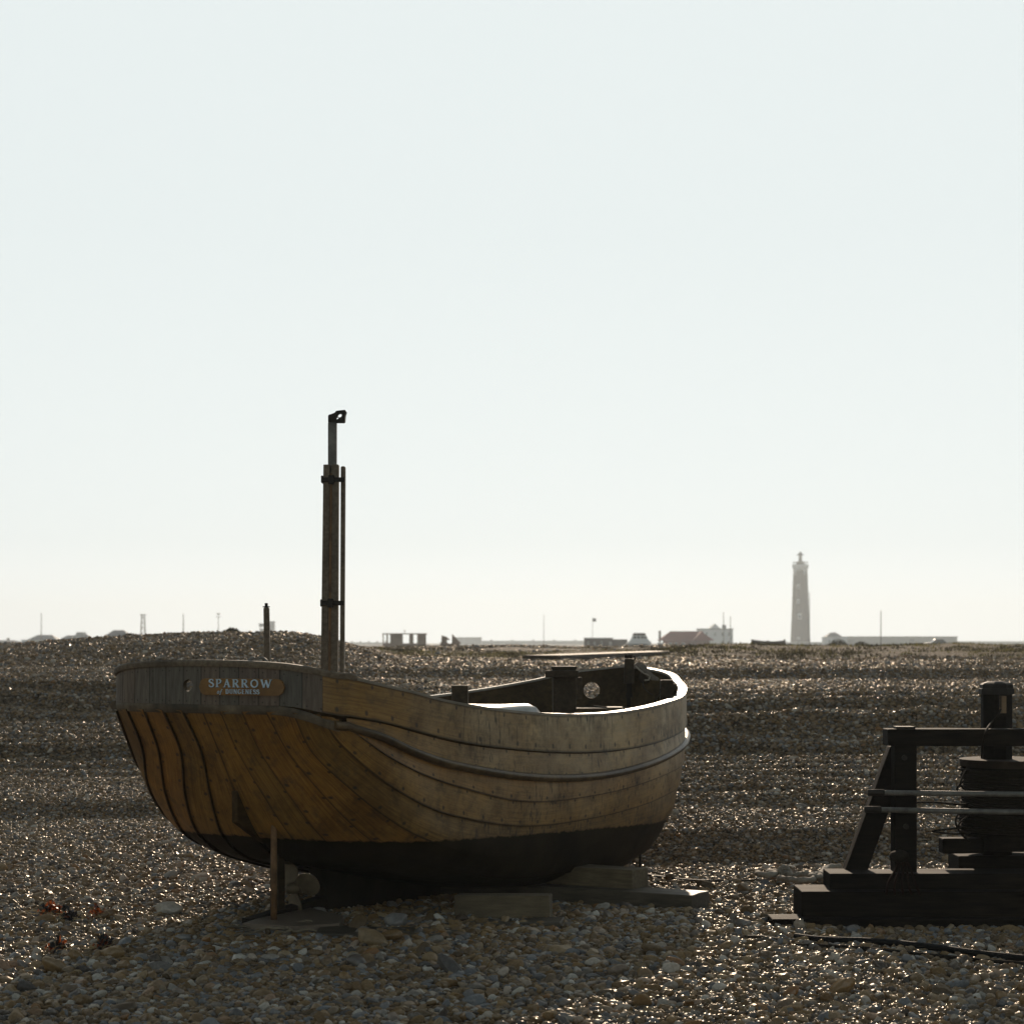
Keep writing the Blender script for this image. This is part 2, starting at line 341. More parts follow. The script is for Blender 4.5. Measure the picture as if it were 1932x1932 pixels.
# ------------------------------------------------------------------ ground
def grid_mesh():
    ys=np.concatenate([np.arange(-12,6,1.0),np.arange(6,30,.12),np.arange(30,60,.3),np.arange(60,150,1.0),np.geomspace(150,2600,36)])
    xs=[0]; st=.12
    while xs[-1]<6: xs.append(xs[-1]+.14)
    while xs[-1]<40: xs.append(xs[-1]+.5)
    while xs[-1]<1500: xs.append(xs[-1]*1.18)
    xs=np.array(xs); xs=np.concatenate([-xs[:0:-1],xs])
    X,Y=np.meshgrid(xs,ys); Z=H(X,Y)
    ny,nx=X.shape
    v=np.stack([X,Y,Z],-1).reshape(-1,3)
    i=np.arange((ny-1)*(nx-1)); r=i//(nx-1); c=i%(nx-1); a=r*nx+c
    q=np.stack([a,a+1,a+nx+1,a+nx],1)
    me=bpy.data.meshes.new('beach'); me.vertices.add(len(v)); me.vertices.foreach_set('co',v.ravel())
    me.loops.add(q.size); me.loops.foreach_set('vertex_index',q.ravel().astype(np.int32))
    me.polygons.add(len(q)); me.polygons.foreach_set('loop_start',np.arange(0,q.size,4,dtype=np.int32)); me.polygons.foreach_set('loop_total',np.full(len(q),4,dtype=np.int32))
    me.polygons.foreach_set('use_smooth',np.ones(len(q),bool)); me.update(); me.validate(); me.materials.append(M['beach'])
    o=bpy.data.objects.new('beach',me); COL.objects.link(o); return o
tag(grid_mesh(),kind='structure')

# ------------------------------------------------------------------ shingle: instanced pebbles
def pebble_tree():
    ng=bpy.data.node_groups.new('pebbles','GeometryNodeTree')
    ng.interface.new_socket('Geometry',in_out='INPUT',socket_type='NodeSocketGeometry')
    ng.interface.new_socket('Geometry',in_out='OUTPUT',socket_type='NodeSocketGeometry')
    N=ng.nodes; L=ng.links; gi=N.new('NodeGroupInput'); go=N.new('NodeGroupOutput')
    join=N.new('GeometryNodeGeometryToInstance')
    for k in range(14):
        ico=N.new('GeometryNodeMeshIcoSphere'); ico.inputs['Radius'].default_value=1; ico.inputs['Subdivisions'].default_value=3
        pos=N.new('GeometryNodeInputPosition')
        nz=N.new('ShaderNodeTexNoise'); nz.noise_dimensions='4D'; nz.inputs['Scale'].default_value=.75; nz.inputs['Detail'].default_value=1.5; nz.inputs['W'].default_value=k*3.7
        L.new(pos.outputs[0],nz.inputs['Vector'])
        sub=N.new('ShaderNodeVectorMath'); sub.operation='SUBTRACT'; sub.inputs[1].default_value=(.5,.5,.5); L.new(nz.outputs['Color'],sub.inputs[0])
        scl=N.new('ShaderNodeVectorMath'); scl.operation='SCALE'; scl.inputs['Scale'].default_value=1.5; L.new(sub.outputs[0],scl.inputs[0])
        add=N.new('ShaderNodeVectorMath'); add.operation='ADD'; L.new(pos.outputs[0],add.inputs[0]); L.new(scl.outputs[0],add.inputs[1])
        mul=N.new('ShaderNodeVectorMath'); mul.operation='MULTIPLY'; mul.inputs[1].default_value=(1.0+.25*random.random(),.65+.25*random.random(),.42+.28*random.random()); L.new(add.outputs[0],mul.inputs[0])
        sp=N.new('GeometryNodeSetPosition'); L.new(ico.outputs[0],sp.inputs['Geometry']); L.new(mul.outputs[0],sp.inputs['Position'])
        ss=N.new('GeometryNodeSetShadeSmooth'); L.new(sp.outputs[0],ss.inputs[0])
        smt=N.new('GeometryNodeSetMaterial'); smt.inputs['Material'].default_value=M['pebble']; L.new(ss.outputs[0],smt.inputs[0])
        L.new(smt.outputs[0],join.inputs[0])
    iop=N.new('GeometryNodeInstanceOnPoints'); iop.inputs['Pick Instance'].default_value=True
    L.new(gi.outputs[0],iop.inputs['Points']); L.new(join.outputs[0],iop.inputs['Instance'])
    def attr(nm,ty):
        a=N.new('GeometryNodeInputNamedAttribute'); a.data_type=ty; a.inputs['Name'].default_value=nm; return a.outputs[0]
    L.new(attr('pidx','INT'),iop.inputs['Instance Index'])
    L.new(attr('psize','FLOAT'),iop.inputs['Scale'])
    e2r=N.new('FunctionNodeEulerToRotation'); L.new(attr('prot','FLOAT_VECTOR'),e2r.inputs[0]); L.new(e2r.outputs[0],iop.inputs['Rotation'])
    L.new(iop.outputs[0],go.inputs[0]); return ng
NG=pebble_tree()
def pebbles(name,d0,d1,dens,r,big=0.0):
    """pebbles over the ground between two distances, as wide as the lens plus a margin"""
    hw=lambda d:(970/F)*d+.7+.045*d
    area=(hw(d0)+hw(d1))*(d1-d0); n=int(area*dens)
    d=np.sqrt(RS.uniform(0,1,n)*(d1*d1-d0*d0)+d0*d0); x=RS.uniform(-1,1,n)*hw(d)
    if d0>=45:
        keep=(vnoise(x*.35+3,d*.3)<-.02)&(x/d<.09); x=x[keep]; d=d[keep]; n=len(x)
    size=r*np.exp(RS.normal(0,.38,n)); size=np.minimum(size,r*2.3)
    b=RS.rand(n)<big; size[b]*=RS.uniform(1.5,2.2,b.sum())
    # patches of coarser and finer stones
    size*=1+.35*vnoise(x*.8+4,d*.7)
    z=H(x,d)+size*RS.uniform(-.25,.55,n)
    rot=np.stack([RS.normal(0,.38,n),RS.normal(0,.38,n),RS.uniform(0,2*PI,n)],1)
    me=bpy.data.meshes.new(name); me.vertices.add(n); me.vertices.foreach_set('co',np.stack([x,d,z],1).astype(np.float32).ravel())
    me.attributes.new('psize','FLOAT','POINT').data.foreach_set('value',size.astype(np.float32))
    me.attributes.new('prot','FLOAT_VECTOR','POINT').data.foreach_set('vector',rot.astype(np.float32).ravel())
    me.attributes.new('pidx','INT','POINT').data.foreach_set('value',RS.randint(0,14,n).astype(np.int32))
    me.materials.append(M['pebble'])
    o=bpy.data.objects.new(name,me); COL.objects.link(o)
    md=o.modifiers.new('pebbles','NODES'); md.node_group=NG
    return tag(o,kind='stuff')
Q=1.0
pebbles('foreground_shingle',7.0,12.5,2300*Q,.0165,.012)
pebbles('shingle',12.5,15.6,1900*Q,.0165,.008)
pebbles('shingle',15.6,22,2500*Q,.0125,.004)
pebbles('shingle',22,30,1400*Q,.0155,.0)
pebbles('shingle',30,45,560*Q,.0205,.0)
pebbles('far_shingle',45,80,60*Q,.034,.0)

# ------------------------------------------------------------------ the boat
TH=math.radians(30)
boat=empty('fishing_boat',(-1.36,11.5,0),PI/2-TH,'varnished wooden fishing boat with black bottom and stern mast, chocked up on the shingle','boat')
def B(s,w,z): return Vector((s,-w,z))       # s forward, w to starboard
SB,SA,SN=.765,.27,2.6; SC=-.38
def stern(w): return SC-SA*(max(0,1-(abs(w)/SB)**SN))**(1/SN)
# knots: values of s for each column, then for each seam (w,z) per column; column 0 is on the stern arc
KN=[-.6,-.42,-.24,-.02,.22,.5,1,2,3,3.6,4.1,4.38,4.53]
ST=[1,2,3,3.6,4.1,4.38]
lines=[ # stern w,z ; five free points of the quarter (s,w,z) ; stations ; stem (s,z)
 ('k0',(0,1.235),[(-.50,0,1.0),(-.34,0,.74),(-.16,.01,.50),(.1,.03,.34),(.5,.04,.25)],[(.04,.15),(.04,.0),(.04,-.03),(.04,0),(.03,.06),(.03,.12)],(4.42,.16)),
 ('F',(.13,1.235),[(-.485,.13,1.0),(-.33,.19,.75),(-.15,.25,.51),(.1,.27,.355),(.5,.285,.26)],[(.31,.16),(.34,.02),(.34,-.01),(.25,.03),(.14,.11),(.07,.2)],(4.44,.27)),
 ('E',(.27,1.235),[(-.48,.28,1.0),(-.33,.37,.75),(-.15,.44,.53),(.1,.48,.38),(.5,.54,.27)],[(.60,.17),(.66,.06),(.64,.05),(.47,.11),(.26,.22),(.13,.33)],(4.46,.40)),
 ('D',(.42,1.235),[(-.46,.455,1.0),(-.28,.56,.76),(-.06,.65,.55),(.15,.71,.43),(.5,.77,.33)],[(.84,.215),(.90,.16),(.86,.18),(.67,.25),(.40,.36),(.21,.46)],(4.48,.54)),
 ('C',(.57,1.232),[(-.44,.59,1.01),(-.24,.72,.79),(.0,.82,.61),(.2,.875,.51),(.5,.91,.42)],[(.945,.34),(.98,.33),(.95,.37),(.79,.43),(.50,.52),(.27,.61)],(4.495,.68)),
 ('B',(.70,1.215),[(-.40,.74,1.06),(-.2,.825,.885),(.05,.885,.745),(.28,.905,.66),(.5,.93,.605)],[(.975,.52),(1.02,.495),(.99,.552),(.84,.60),(.565,.68),(.315,.76)],(4.505,.83)),
 ('A',(.75,1.195),[(-.36,.80,1.12),(-.18,.862,1.0),(.05,.90,.90),(.28,.915,.83),(.5,.94,.775)],[(.99,.67),(1.045,.64),(1.02,.707),(.87,.75),(.60,.82),(.34,.89)],(4.515,.96)),
 ('r',(.765,1.15),[(-.32,.81,1.125),(-.17,.85,1.083),(.05,.895,1.0),(.28,.92,.935),(.5,.95,.89)],[(1.0,.815),(1.06,.76),(1.035,.83),(.885,.90),(.615,.97),(.355,1.04)],(4.52,1.09)),
 ('e',(.765,1.205),[(-.32,.81,1.192),(-.17,.85,1.167),(.05,.895,1.118),(.28,.922,1.07),(.5,.952,1.03)],[(1.0,.97),(1.06,.91),(1.035,.946),(.885,1.0),(.62,1.075),(.36,1.14)],(4.525,1.19)),
 ('g',(.775,1.407),[(-.32,.812,1.39),(-.17,.85,1.36),(.05,.896,1.32),(.28,.925,1.275),(.5,.955,1.24)],[(1.0,1.185),(1.06,1.139),(1.03,1.182),(.885,1.225),(.625,1.30),(.365,1.37)],(4.535,1.41)),
]
def kpts(l):
    nm,(w0,z0),q,mid,(s1,z1)=l
    return np.array([(stern(min(w0,SB-.0001)) if w0<SB else SC,w0,z0)]+[p for p in q]+[(s,w,z) for s,(w,z) in zip(ST,mid)]+[(s1,.03,z1)])
def catmull(K,P,t):
    K=np.array(K,float); P=np.array(P,float); n=len(K)
    m=np.zeros_like(P)
    for i in range(n):
        if i==0: m[i]=(P[1]-P[0])/(K[1]-K[0])
        elif i==n-1: m[i]=(P[-1]-P[-2])/(K[-1]-K[-2])
        else:
            d0=(P[i]-P[i-1])/(K[i]-K[i-1]); d1=(P[i+1]-P[i])/(K[i+1]-K[i]); h0=K[i]-K[i-1]; h1=K[i+1]-K[i]
            m[i]=(d0*h1+d1*h0)/(h0+h1)
    t=np.clip(np.array(t,float),K[0],K[-1]); i=np.clip(np.searchsorted(K,t,side='right')-1,0,n-2)
    h=(K[i+1]-K[i])[:,None]; u=((t-K[i])[:,None])/h
    return (2*u**3-3*u**2+1)*P[i]+(u**3-2*u**2+u)*h*m[i]+(-2*u**3+3*u**2)*P[i+1]+(u**3-u**2)*h*m[i+1]
NT=150
tt=np.concatenate([np.linspace(-.6,.5,50)[:-1],np.linspace(.5,3.6,80)[:-1],np.linspace(3.6,4.53,36)])
# round the bow: make column spacing follow sqrt-like closing so the cheeks stay full
def line3(l):
    P=catmull(KN,kpts(l),tt); P[:,1]=np.maximum(P[:,1],0)
    # blunt, full bow
    i=tt>4.1
    return P
LN={l[0]:line3(l) for l in lines}
names=[l[0] for l in lines]
def surf(side,names_,sub=5,lap=.014):
    """clinker strakes: smooth across the seams, each board standing proud at its lower edge"""
    A=np.array([LN[n] for n in names])        # k, col, 3
    idx=[names.index(n) for n in names_]
    K=np.arange(len(names),dtype=float)
    out=MB()
    ncol=A.shape[1]
    fine=[]
    for a in range(idx[0],idx[-1]):
        v=np.linspace(0,1,sub+1)
        rows=np.zeros((sub+1,ncol,3))
        for c in range(ncol): rows[:,c]=catmull(K,A[:,c],a+v)
        rows[0]=A[a]; rows[-1]=A[a+1]
        fine.append(rows)
    for si,rows in enumerate(fine):
        # normals
        dc=np.gradient(rows,axis=1); dr=np.gradient(rows,axis=0)
        nrm=np.cross(dc,dr); ln=np.linalg.norm(nrm,axis=2,keepdims=True); ln[ln<1e-9]=1; nrm=nrm/ln
        sg=np.where(nrm[:,:,1:2]<0,-1,1); 
        # outward = +w mostly, or aft at the counter, or down
        outdir=rows-np.array([1.8,0,1.0]); sgn=np.sign((nrm*outdir).sum(2,keepdims=True)); sgn[sgn==0]=1; nrm=nrm*sgn
        v=np.linspace(1,0,sub+1)[:,None,None]
        off=(lap if idx[0]+si>0 else 0)*v*np.ones((1,ncol,1))
        fade=(1-sm(4.2,4.5,tt))[None,:,None]
        P=rows+nrm*off*fade
        base=rows[0]
        allr=np.concatenate([base[None],P],0)
        arc=np.concatenate([[0],np.cumsum(np.linalg.norm(np.diff(rows[sub//2],axis=0),axis=1))])
        k=idx[0]+si
        nr=allr.shape[0]
        V=[B(p[0],p[1]*side,p[2]) for r in allr for p in r]
        fs=[];uvs=[]
        for r in range(nr-1):
            v0=(max(0,r-1))/sub; v1=r/sub
            if r==0: v0,v1=0.0,0.0
            for c in range(ncol-1):
                f=(r*ncol+c,r*ncol+c+1,(r+1)*ncol+c+1,(r+1)*ncol+c)
                e=.0015
                u=((arc[c]+k*7.3,k+min(v0,1-e)),(arc[c+1]+k*7.3,k+min(v0,1-e)),(arc[c+1]+k*7.3,k+min(v1,1-e)),(arc[c]+k*7.3,k+min(v1,1-e)))
                if side>0: fs.append(f); uvs.append(u)
                else: fs.append(f[::-1]); uvs.append(u[::-1])
        out.add(V,fs,0,uvs)
    return out
hb=surf(1,names[:8]); h2=surf(-1,names[:8])
hb.add(h2.v,h2.f,0,h2.uv)
u=surf(1,['r','e'],3,.012); hb.add(u.v,u.f,0,u.uv); u=surf(-1,['r','e'],3,.012); hb.add(u.v,u.f,0,u.uv)
hull=hb.build('hull',M['hull'],boat,smooth=False)
hull.data.polygons.foreach_set('use_smooth',[True]*len(hull.data.polygons))
bm=bmesh.new(); bm.from_mesh(hull.data)
bmesh.ops.remove_doubles(bm,verts=bm.verts[:],dist=.0004)
for e in bm.edges:
    if len(e.link_faces)==2 and e.calc_face_angle(0)>.55: e.smooth=False
bm.to_mesh(hull.data); bm.free()

# the horseshoe path of the topsides, port bow -> stern -> starboard bow
def horseshoe():
    P=[]
    ang=np.linspace(0,PI/2,26)
    for a in ang[:-1]:
        w=SB*math.sin(a)**(2/SN); s=SC-SA*math.cos(a)**(2/SN); t=w/SB
        P.append((s,w,1.243-.093*max(0,(t-.55)/.45)**2.2,1.262-.057*max(0,(t-.6)/.4)**2.2,1.475-.028*t**2-.04*t**6,0))
    E_,G_,R_=LN['e'],LN['g'],LN['r']
    for i in range(len(tt)): P.append((G_[i][0],G_[i][1],R_[i][2],E_[i][2],G_[i][2],1))
    # ease the join of rail heights at the quarter
    P=np.array(P)
    return P
HS=horseshoe()
HP=HS.copy()
for i in range(len(HP)):
    if i<25: HP[i,2]=1.243; HP[i,3]=1.262
    elif HP[i,0]<-.1:
        f=float(sm(-.36,-.1,HP[i,0])); HP[i,2]=1.243*(1-f)+HP[i,2]*f; HP[i,3]=1.262*(1-f)+HP[i,3]*f
full=np.concatenate([HP[::-1]*np.array([1,-1,1,1,1,1]),HS[1:]],0)
arcf=np.concatenate([[0],np.cumsum(np.linalg.norm(np.diff(full[:,:2],axis=0),axis=1))])
ic=len(HS)-1; arcf=arcf-arcf[ic]
# where the staved stern ends: starboard before the corner, port at the corner
a_sb=arcf[ic+int(np.argmin(abs(HS[:27,1]-.705)))]; a_pt=-arcf[ic+27]
nor=np.zeros((len(full),2)); tg=np.gradient(full[:,:2],axis=0)
nor[:,0]=tg[:,1]; nor[:,1]=-tg[:,0]; nor/=np.linalg.norm(nor,axis=1)[:,None]
cen=full[:,:2]-np.array([2,0]); nor*=np.sign((nor*cen).sum(1))[:,None]
def band(i0,i1,z0c,z1c,off0,off1,nrow=3,kk=0,flip=False,zadd0=0,zadd1=0,stave=False):
    mb=MB(); V=[];n=i1-i0
    for r in range(nrow+1):
        f=r/nrow
        for i in range(i0,i1):
            z=(full[i,z0c]+zadd0)*(1-f)+(full[i,z1c]+zadd1)*f; o=off0*(1-f)+off1*f
            V.append(B(full[i,0]+nor[i,0]*o,full[i,1]+nor[i,1]*o,z))
    fs=[];uvs=[]
    for r in range(nrow):
        for c in range(n-1):
            f=(r*n+c,r*n+c+1,(r+1)*n+c+1,(r+1)*n+c)
            v0=r/nrow; v1=(r+1)/nrow
            if not stave: v0=kk+min(v0,.998); v1=kk+min(v1,.998)
            ua,ub=arcf[i0+c],arcf[i0+c+1]
            if not stave: ua+=kk*7.3+10; ub+=kk*7.3+10
            uu=((ua,v0),(ub,v0),(ub,v1),(ua,v1))
            if flip: f=f[::-1]; uu=uu[::-1]
            fs.append(f); uvs.append(uu)
    return mb.add(V,fs,0,uvs)
def thick(i0,i1,name,mat,parent,kk,stave=False,out=.016,inn=-.022):
    mb=band(i0,i1,3,4,out,out*.6,4,kk,False,stave=stave)
    ib=band(i0,i1,3,4,inn,inn,4,kk,True,stave=stave,zadd0=-.02)
    mb.add(ib.v,ib.f,1,ib.uv)
    n=i1-i0
    # close bottom, top and ends
    lo=[mb.v[c] for c in range(n)]; li=[ib.v[c] for c in range(n)]
    mb.add(lo+li,[(c+1,c,n+c,n+c+1) for c in range(n-1)],1,[((0,.5),)*4]*(n-1))
    to=[mb.v[4*n+c] for c in range(n)]; ti=[ib.v[4*n+c] for c in range(n)]
    mb.add(to+ti,[(c,c+1,n+c+1,n+c) for c in range(n-1)],1,[((0,.5),)*4]*(n-1))
    for c in (0,n-1):
        mb.add([mb.v[c],mb.v[4*n+c],ib.v[4*n+c],ib.v[c]],[(0,1,2,3)],1,[((0,.5),)*4])
    o=mb.build(name,[mat,M['inner_wood']],parent,smooth=True)
    b_=bmesh.new(); b_.from_mesh(o.data); bmesh.ops.remove_doubles(b_,verts=b_.verts[:],dist=.0003); bmesh.ops.recalc_face_normals(b_,faces=b_.faces[:])
    for e in b_.edges:
        if len(e.link_faces)==2 and e.calc_face_angle(0)>.5: e.smooth=False
    b_.to_mesh(o.data); b_.free()
    return o
i_sb=int(np.argmin(abs(arcf-a_sb))); i_pt=int(np.argmin(abs(arcf-a_pt)))
top_p=thick(0,i_pt+1,'top_strake',M['hull'],boat,9)
tag(top_p,'port side top strake with its round hawse hole')
stv=thick(i_pt,i_sb+1,'stern_bulwark',M['stave'],boat,0,True,.006)
top_s=thick(i_sb,len(full),'top_strake',M['hull'],boat,11)
def cut_hole(o,center,axis,r,depth=.2):
    axis=Vector(axis).normalized()
    x=axis.orthogonal().normalized(); y=axis.cross(x); mb=MB(); n=24
    V=[Vector(center)+axis*s*depth+x*math.cos(2*PI*k/n)*r+y*math.sin(2*PI*k/n)*r for s in (-.5,.5) for k in range(n)]
    mb.add(V,[tuple(range(n))[::-1],tuple(range(n,2*n))]+[(k,(k+1)%n,n+(k+1)%n,n+k) for k in range(n)])
    c=mb.build('cutter',M['inner_wood'],boat)
    md=o.modifiers.new('b','BOOLEAN'); md.operation='DIFFERENCE'; md.object=c; md.solver='EXACT'
    bpy.context.view_layer.update()
    dg=bpy.context.evaluated_depsgraph_get(); me=bpy.data.meshes.new_from_object(o.evaluated_get(dg),depsgraph=dg)
    ok=len(me.polygons)>50
    o.modifiers.clear()
    if ok: o.data=me
    bpy.data.objects.remove(c)
def on_path(a,z,off=0):
    i=int(np.argmin(abs(arcf-a))); return B(full[i,0]+nor[i,0]*off,full[i,1]+nor[i,1]*off,z), Vector((nor[i,0],-nor[i,1],0)), i
p,nn,_=on_path(-.115,1.365); cut_hole(stv,p,nn,.033)
# hawse hole in the port bow seen across the boat
ib_=int(np.argmin(abs(full[:ic,0]-4.42))); p=B(full[ib_,0],full[ib_,1],(full[ib_,3]+full[ib_,4])/2-.035)
cut_hole(top_p,p,(nor[ib_,0],-nor[ib_,1],0),.062)

# rubbing rail and stern moulding: half-round sweep all round
def sweep(i0,i1,prof,zc,zadd=0,base=.0):
    V=[];n=len(prof);m=i1-i0
    for i in range(i0,i1):
        for (o,z) in prof:
            V.append(B(full[i,0]+nor[i,0]*(o+base),full[i,1]+nor[i,1]*(o+base),full[i,zc]+z+zadd))
    fs=[(c*n+k,c*n+(k+1)%n,(c+1)*n+(k+1)%n,(c+1)*n+k) for c in range(m-1) for k in range(n)]
    fs+=[tuple(range(n)),tuple((m-1)*n+k for k in range(n))[::-1]]
    return MB().add(V,fs)
hr=[(-.01,-.024)]+[(.014+.026*math.cos(a),.024*math.sin(a)) for a in np.linspace(-PI/2,PI/2,9)]+[(-.01,.024)]
def rail_mat():
    m=wood('worn_rubbing_rail',(.07,.042,.018),(.2,.13,.06),.42,(14,14,14),.3,.4,.6); return m
M['rail']=rail_mat()
def finish(o):
    b_=bmesh.new(); b_.from_mesh(o.data); bmesh.ops.recalc_face_normals(b_,faces=b_.faces[:])
    for e in b_.edges:
        if len(e.link_faces)==2 and e.calc_face_angle(0)>.6: e.smooth=False
    b_.to_mesh(o.data); b_.free(); o.data.polygons.foreach_set('use_smooth',[True]*len(o.data.polygons)); return o
i_c1=ic-22; i_c2=ic+24
finish(sweep(i_c2-3,len(full)-1,hr,2).build('rubbing_rail',M['rail'],boat))
finish(sweep(1,i_c1+3,hr,2).build('rubbing_rail',M['rail'],boat))
mould=[(-.016,-.03),(.0,-.03),(.006,-.018),(.008,.0),(.008,.012),(.004,.02),(-.016,.02)]
finish(sweep(i_c1,i_c2,mould,2,.0).build('stern_moulding',wood('worn_stern_moulding',(.06,.042,.024),(.22,.165,.10),.65,(12,12,12),.5,.4,.65),boat))
cap=[(-.05,-.006),(.014,-.006),(.018,.002),(.018,.022),(.012,.03),(-.046,.03)]
i_ce=int(np.argmin(abs(arcf-(arcf[ic+27]+.03)))); i_cs=int(np.argmin(abs(arcf+(arcf[ic+27]+.03))))
finish(sweep(i_cs,i_ce,cap,4).build('stern_capping',M['grey_wood'],boat))
cap2=[(-.05,-.002),(.014,-.002),(.014,.012),(-.046,.014)]
M['gun']=wood('pale_gunwale_wood',(.2,.17,.13),(.36,.31,.24),.42,(6,40,40),.2,.5,.3)
finish(sweep(i_ce,len(full),cap2,4,.002).build('gunwale',M['gun'],boat))
finish(sweep(0,i_cs,cap2,4,.002).build('gunwale',M['gun'],boat))
# inside: lining, decks
lin=MB()
j_s=[i for i in range(len(full)) if full[i,0]>.5]
for sgn in (0,1):
    i0,i1=(0,max(i for i in j_s if i<ic)) if sgn==0 else (min(i for i in j_s if i>ic),len(full))
    V=[]
    for r,(zz) in enumerate((None,.80)):
        for i in range(i0,i1):
            z=full[i,3]-.01 if zz is None else zz
            V.append(B(full[i,0]-nor[i,0]*.034,full[i,1]-nor[i,1]*.034,z))
    n=i1-i0
    lin.add(V,[(c,c+1,n+c+1,n+c) for c in range(n-1)])
lin.build('inner_planking',M['inner_wood'],boat,smooth=True)
def deck(name,z,sa,sb,mat,inset=.04):
    idx=[i for i in range(ic,len(full)) if sa<=full[i,0]<=sb and full[i,1]>.05]
    V=[];fs=[]
    for i in idx:
        w=full[i,1]-inset
        V+= [B(full[i,0]-nor[i,0]*inset*(0 if full[i,0]>0 else 1),w,z),B(full[i,0]-nor[i,0]*inset*(0 if full[i,0]>0 else 1),-w,z)]
    for k in range(len(idx)-1): fs.append((2*k,2*k+2,2*k+3,2*k+1))
    return MB().add(V,fs).build(name,mat,boat)
deck('stern_deck',1.2,-1,.55,M['dark_wood'])
deck('deck',.80,.3,4.45,M['inner_wood'])
MB().box(B(.53,0,1.0),(.03,1.78,.37)).build('bulkhead',M['inner_wood'],boat)

# keel, sternpost, deadwood
kb=MB()
prof=[(-.0,-.02),(.32,-.02)]
def extr(poly,t,name,mat,bev=.006):
    return MB().prism(poly,(0,t/2,0),(1,0,0),(0,0,1),t).build(name,mat,boat,bevel=bev)
M['bottom']=plain('black_bottom_paint',(.02,.015,.01),.75,0,.35,6,.15,.15)
extr([(.46,.10),(.48,.02),(2,-.10),(3.4,-.13),(4.2,-.06),(4.52,.30),(4.6,.80),(4.615,1.43),(4.52,1.43),(4.50,.8),(4.35,.2),(3.9,.02),(3,-.03),(2,.02),(1,.15),(.5,.27),(.38,.30)],.085,'keel',M['bottom'])
extr([(-.25,.02),(.36,.02),(.5,.06),(.5,.10),(-.25,.05)],.075,'keel_shoe',M['bottom'],.004)
extr([(.0,.05),(.07,.05),(.07,.42),(.0,.42)],.06,'sternpost',M['dark_wood'],.006)
MB().prism([(-.36,.80),(-.36,.60),(-.12,.47),(.02,.42),(.02,.50),(-.14,.56)],(0,.02,0),(1,0,0),(0,0,1),.04).build('skeg',wood('shaded_skeg_wood',(.035,.02,.008),(.085,.05,.018),.7,(4,30,30),.25,.15),boat)  # skeg extended and darkened, shade under the counter put into its colour
MB().tube([B(-.2,.15,.045),B(-.2,.15,.62)],.018,12).build('rudder_tube',M['rust'],boat,smooth=True)
# propeller
hub=B(.2,0,.175)
prop=empty('propeller',(0,0,0)); prop.parent=boat
mb=MB(); mb.tube([hub+Vector((-.07,0,0)),hub+Vector((-.055,0,0)),hub+Vector((0,0,0)),hub+Vector((.17,0,.02))],[.012,.03,.036,.024],14); mb.build('hub',M['bronze'],prop,smooth=True)
def blade(ang,nm):
    mb=MB(); n=22; V=[]; 
    ca,sa=math.cos(ang),math.sin(ang); rad=Vector((0,ca,sa)); tan=Vector((0,-sa,ca))
    L=.215; Wd=.098
    rows=[]
    for t_ in (-1,1):
        for k in range(n):
            a=2*PI*k/n; rr=.098+.076*math.cos(a); ww=.074*math.sin(a)*(1 if math.cos(a)>0 else (.7+.3*abs(math.sin(a))))
            pitch=.55-.25*(rr/L)
            V.append(hub+rad*rr+tan*ww*math.cos(pitch)+Vector((1,0,0))*(ww*math.sin(pitch)+t_*.005))
    mb.add(V,[tuple(range(n))[::-1],tuple(range(n,2*n))]+[(k,(k+1)%n,n+(k+1)%n,n+k) for k in range(n)])
    return mb.build('blade',M['bronze'],prop)
for a in (math.radians(-92),math.radians(165),math.radians(50)): blade(a,'')

# name board following the stern, with carved letters
def board_pt(a,z,off):
    i=int(np.searchsorted(arcf,a)); i=min(max(i,1),len(arcf)-1); f=(a-arcf[i-1])/(arcf[i]-arcf[i-1])
    q=full[i-1]*(1-f)+full[i]*f; nn=nor[i-1]*(1-f)+nor[i]*f
    return B(q[0]+nn[0]*off,q[1]+nn[1]*off,z)
NBa,NBb,NBz0,NBz1=.0,.535,1.315,1.405
def cyl(u,v,off):   # u along board 0..1 -> arc, v metres from the board's middle
    a=NBa+(NBb-NBa)*u; return board_pt(a,(NBz0+NBz1)/2+v,off)
mb=MB(); n=40; hh=(NBz1-NBz0)/2; W=NBb-NBa
V=[];
for off in (.008,.024):
    for side in (1,-1):
        for k in range(n+1):
            u_=k/n; x_=u_*W; e=min(x_,W-x_); r=hh
            v=hh if e>r else math.sqrt(max(0,r*r-(r-e)**2)); V.append(cyl(u_,side*v,off))
m1=n+1; fs=[]
for k in range(n):
    fs.append((2*m1+k,2*m1+k+1,3*m1+k+1,3*m1+k)); fs.append((k,k+1,2*m1+k+1,2*m1+k)); fs.append((m1+k+1,m1+k,3*m1+k,3*m1+k+1))
mb.add(V,fs)
nb=mb.build('name_board',M['nameboard'],boat)
b_=bmesh.new(); b_.from_mesh(nb.data); bmesh.ops.remove_doubles(b_,verts=b_.verts[:],dist=.0002); bmesh.ops.recalc_face_normals(b_,faces=b_.faces[:]); b_.to_mesh(nb.data); b_.free()
def arcp(cx,cy,rx,ry,a0,a1,n=12): return [(cx+rx*math.cos(math.radians(a0+(a1-a0)*i/n)),cy+ry*math.sin(math.radians(a0+(a1-a0)*i/n))) for i in range(n+1)]
T,K=.085,.17  # thin, thick stroke
def sfs(x,y,w=.26): return [([(x-w/2,y),(x+w/2,y)],.06,.06)]
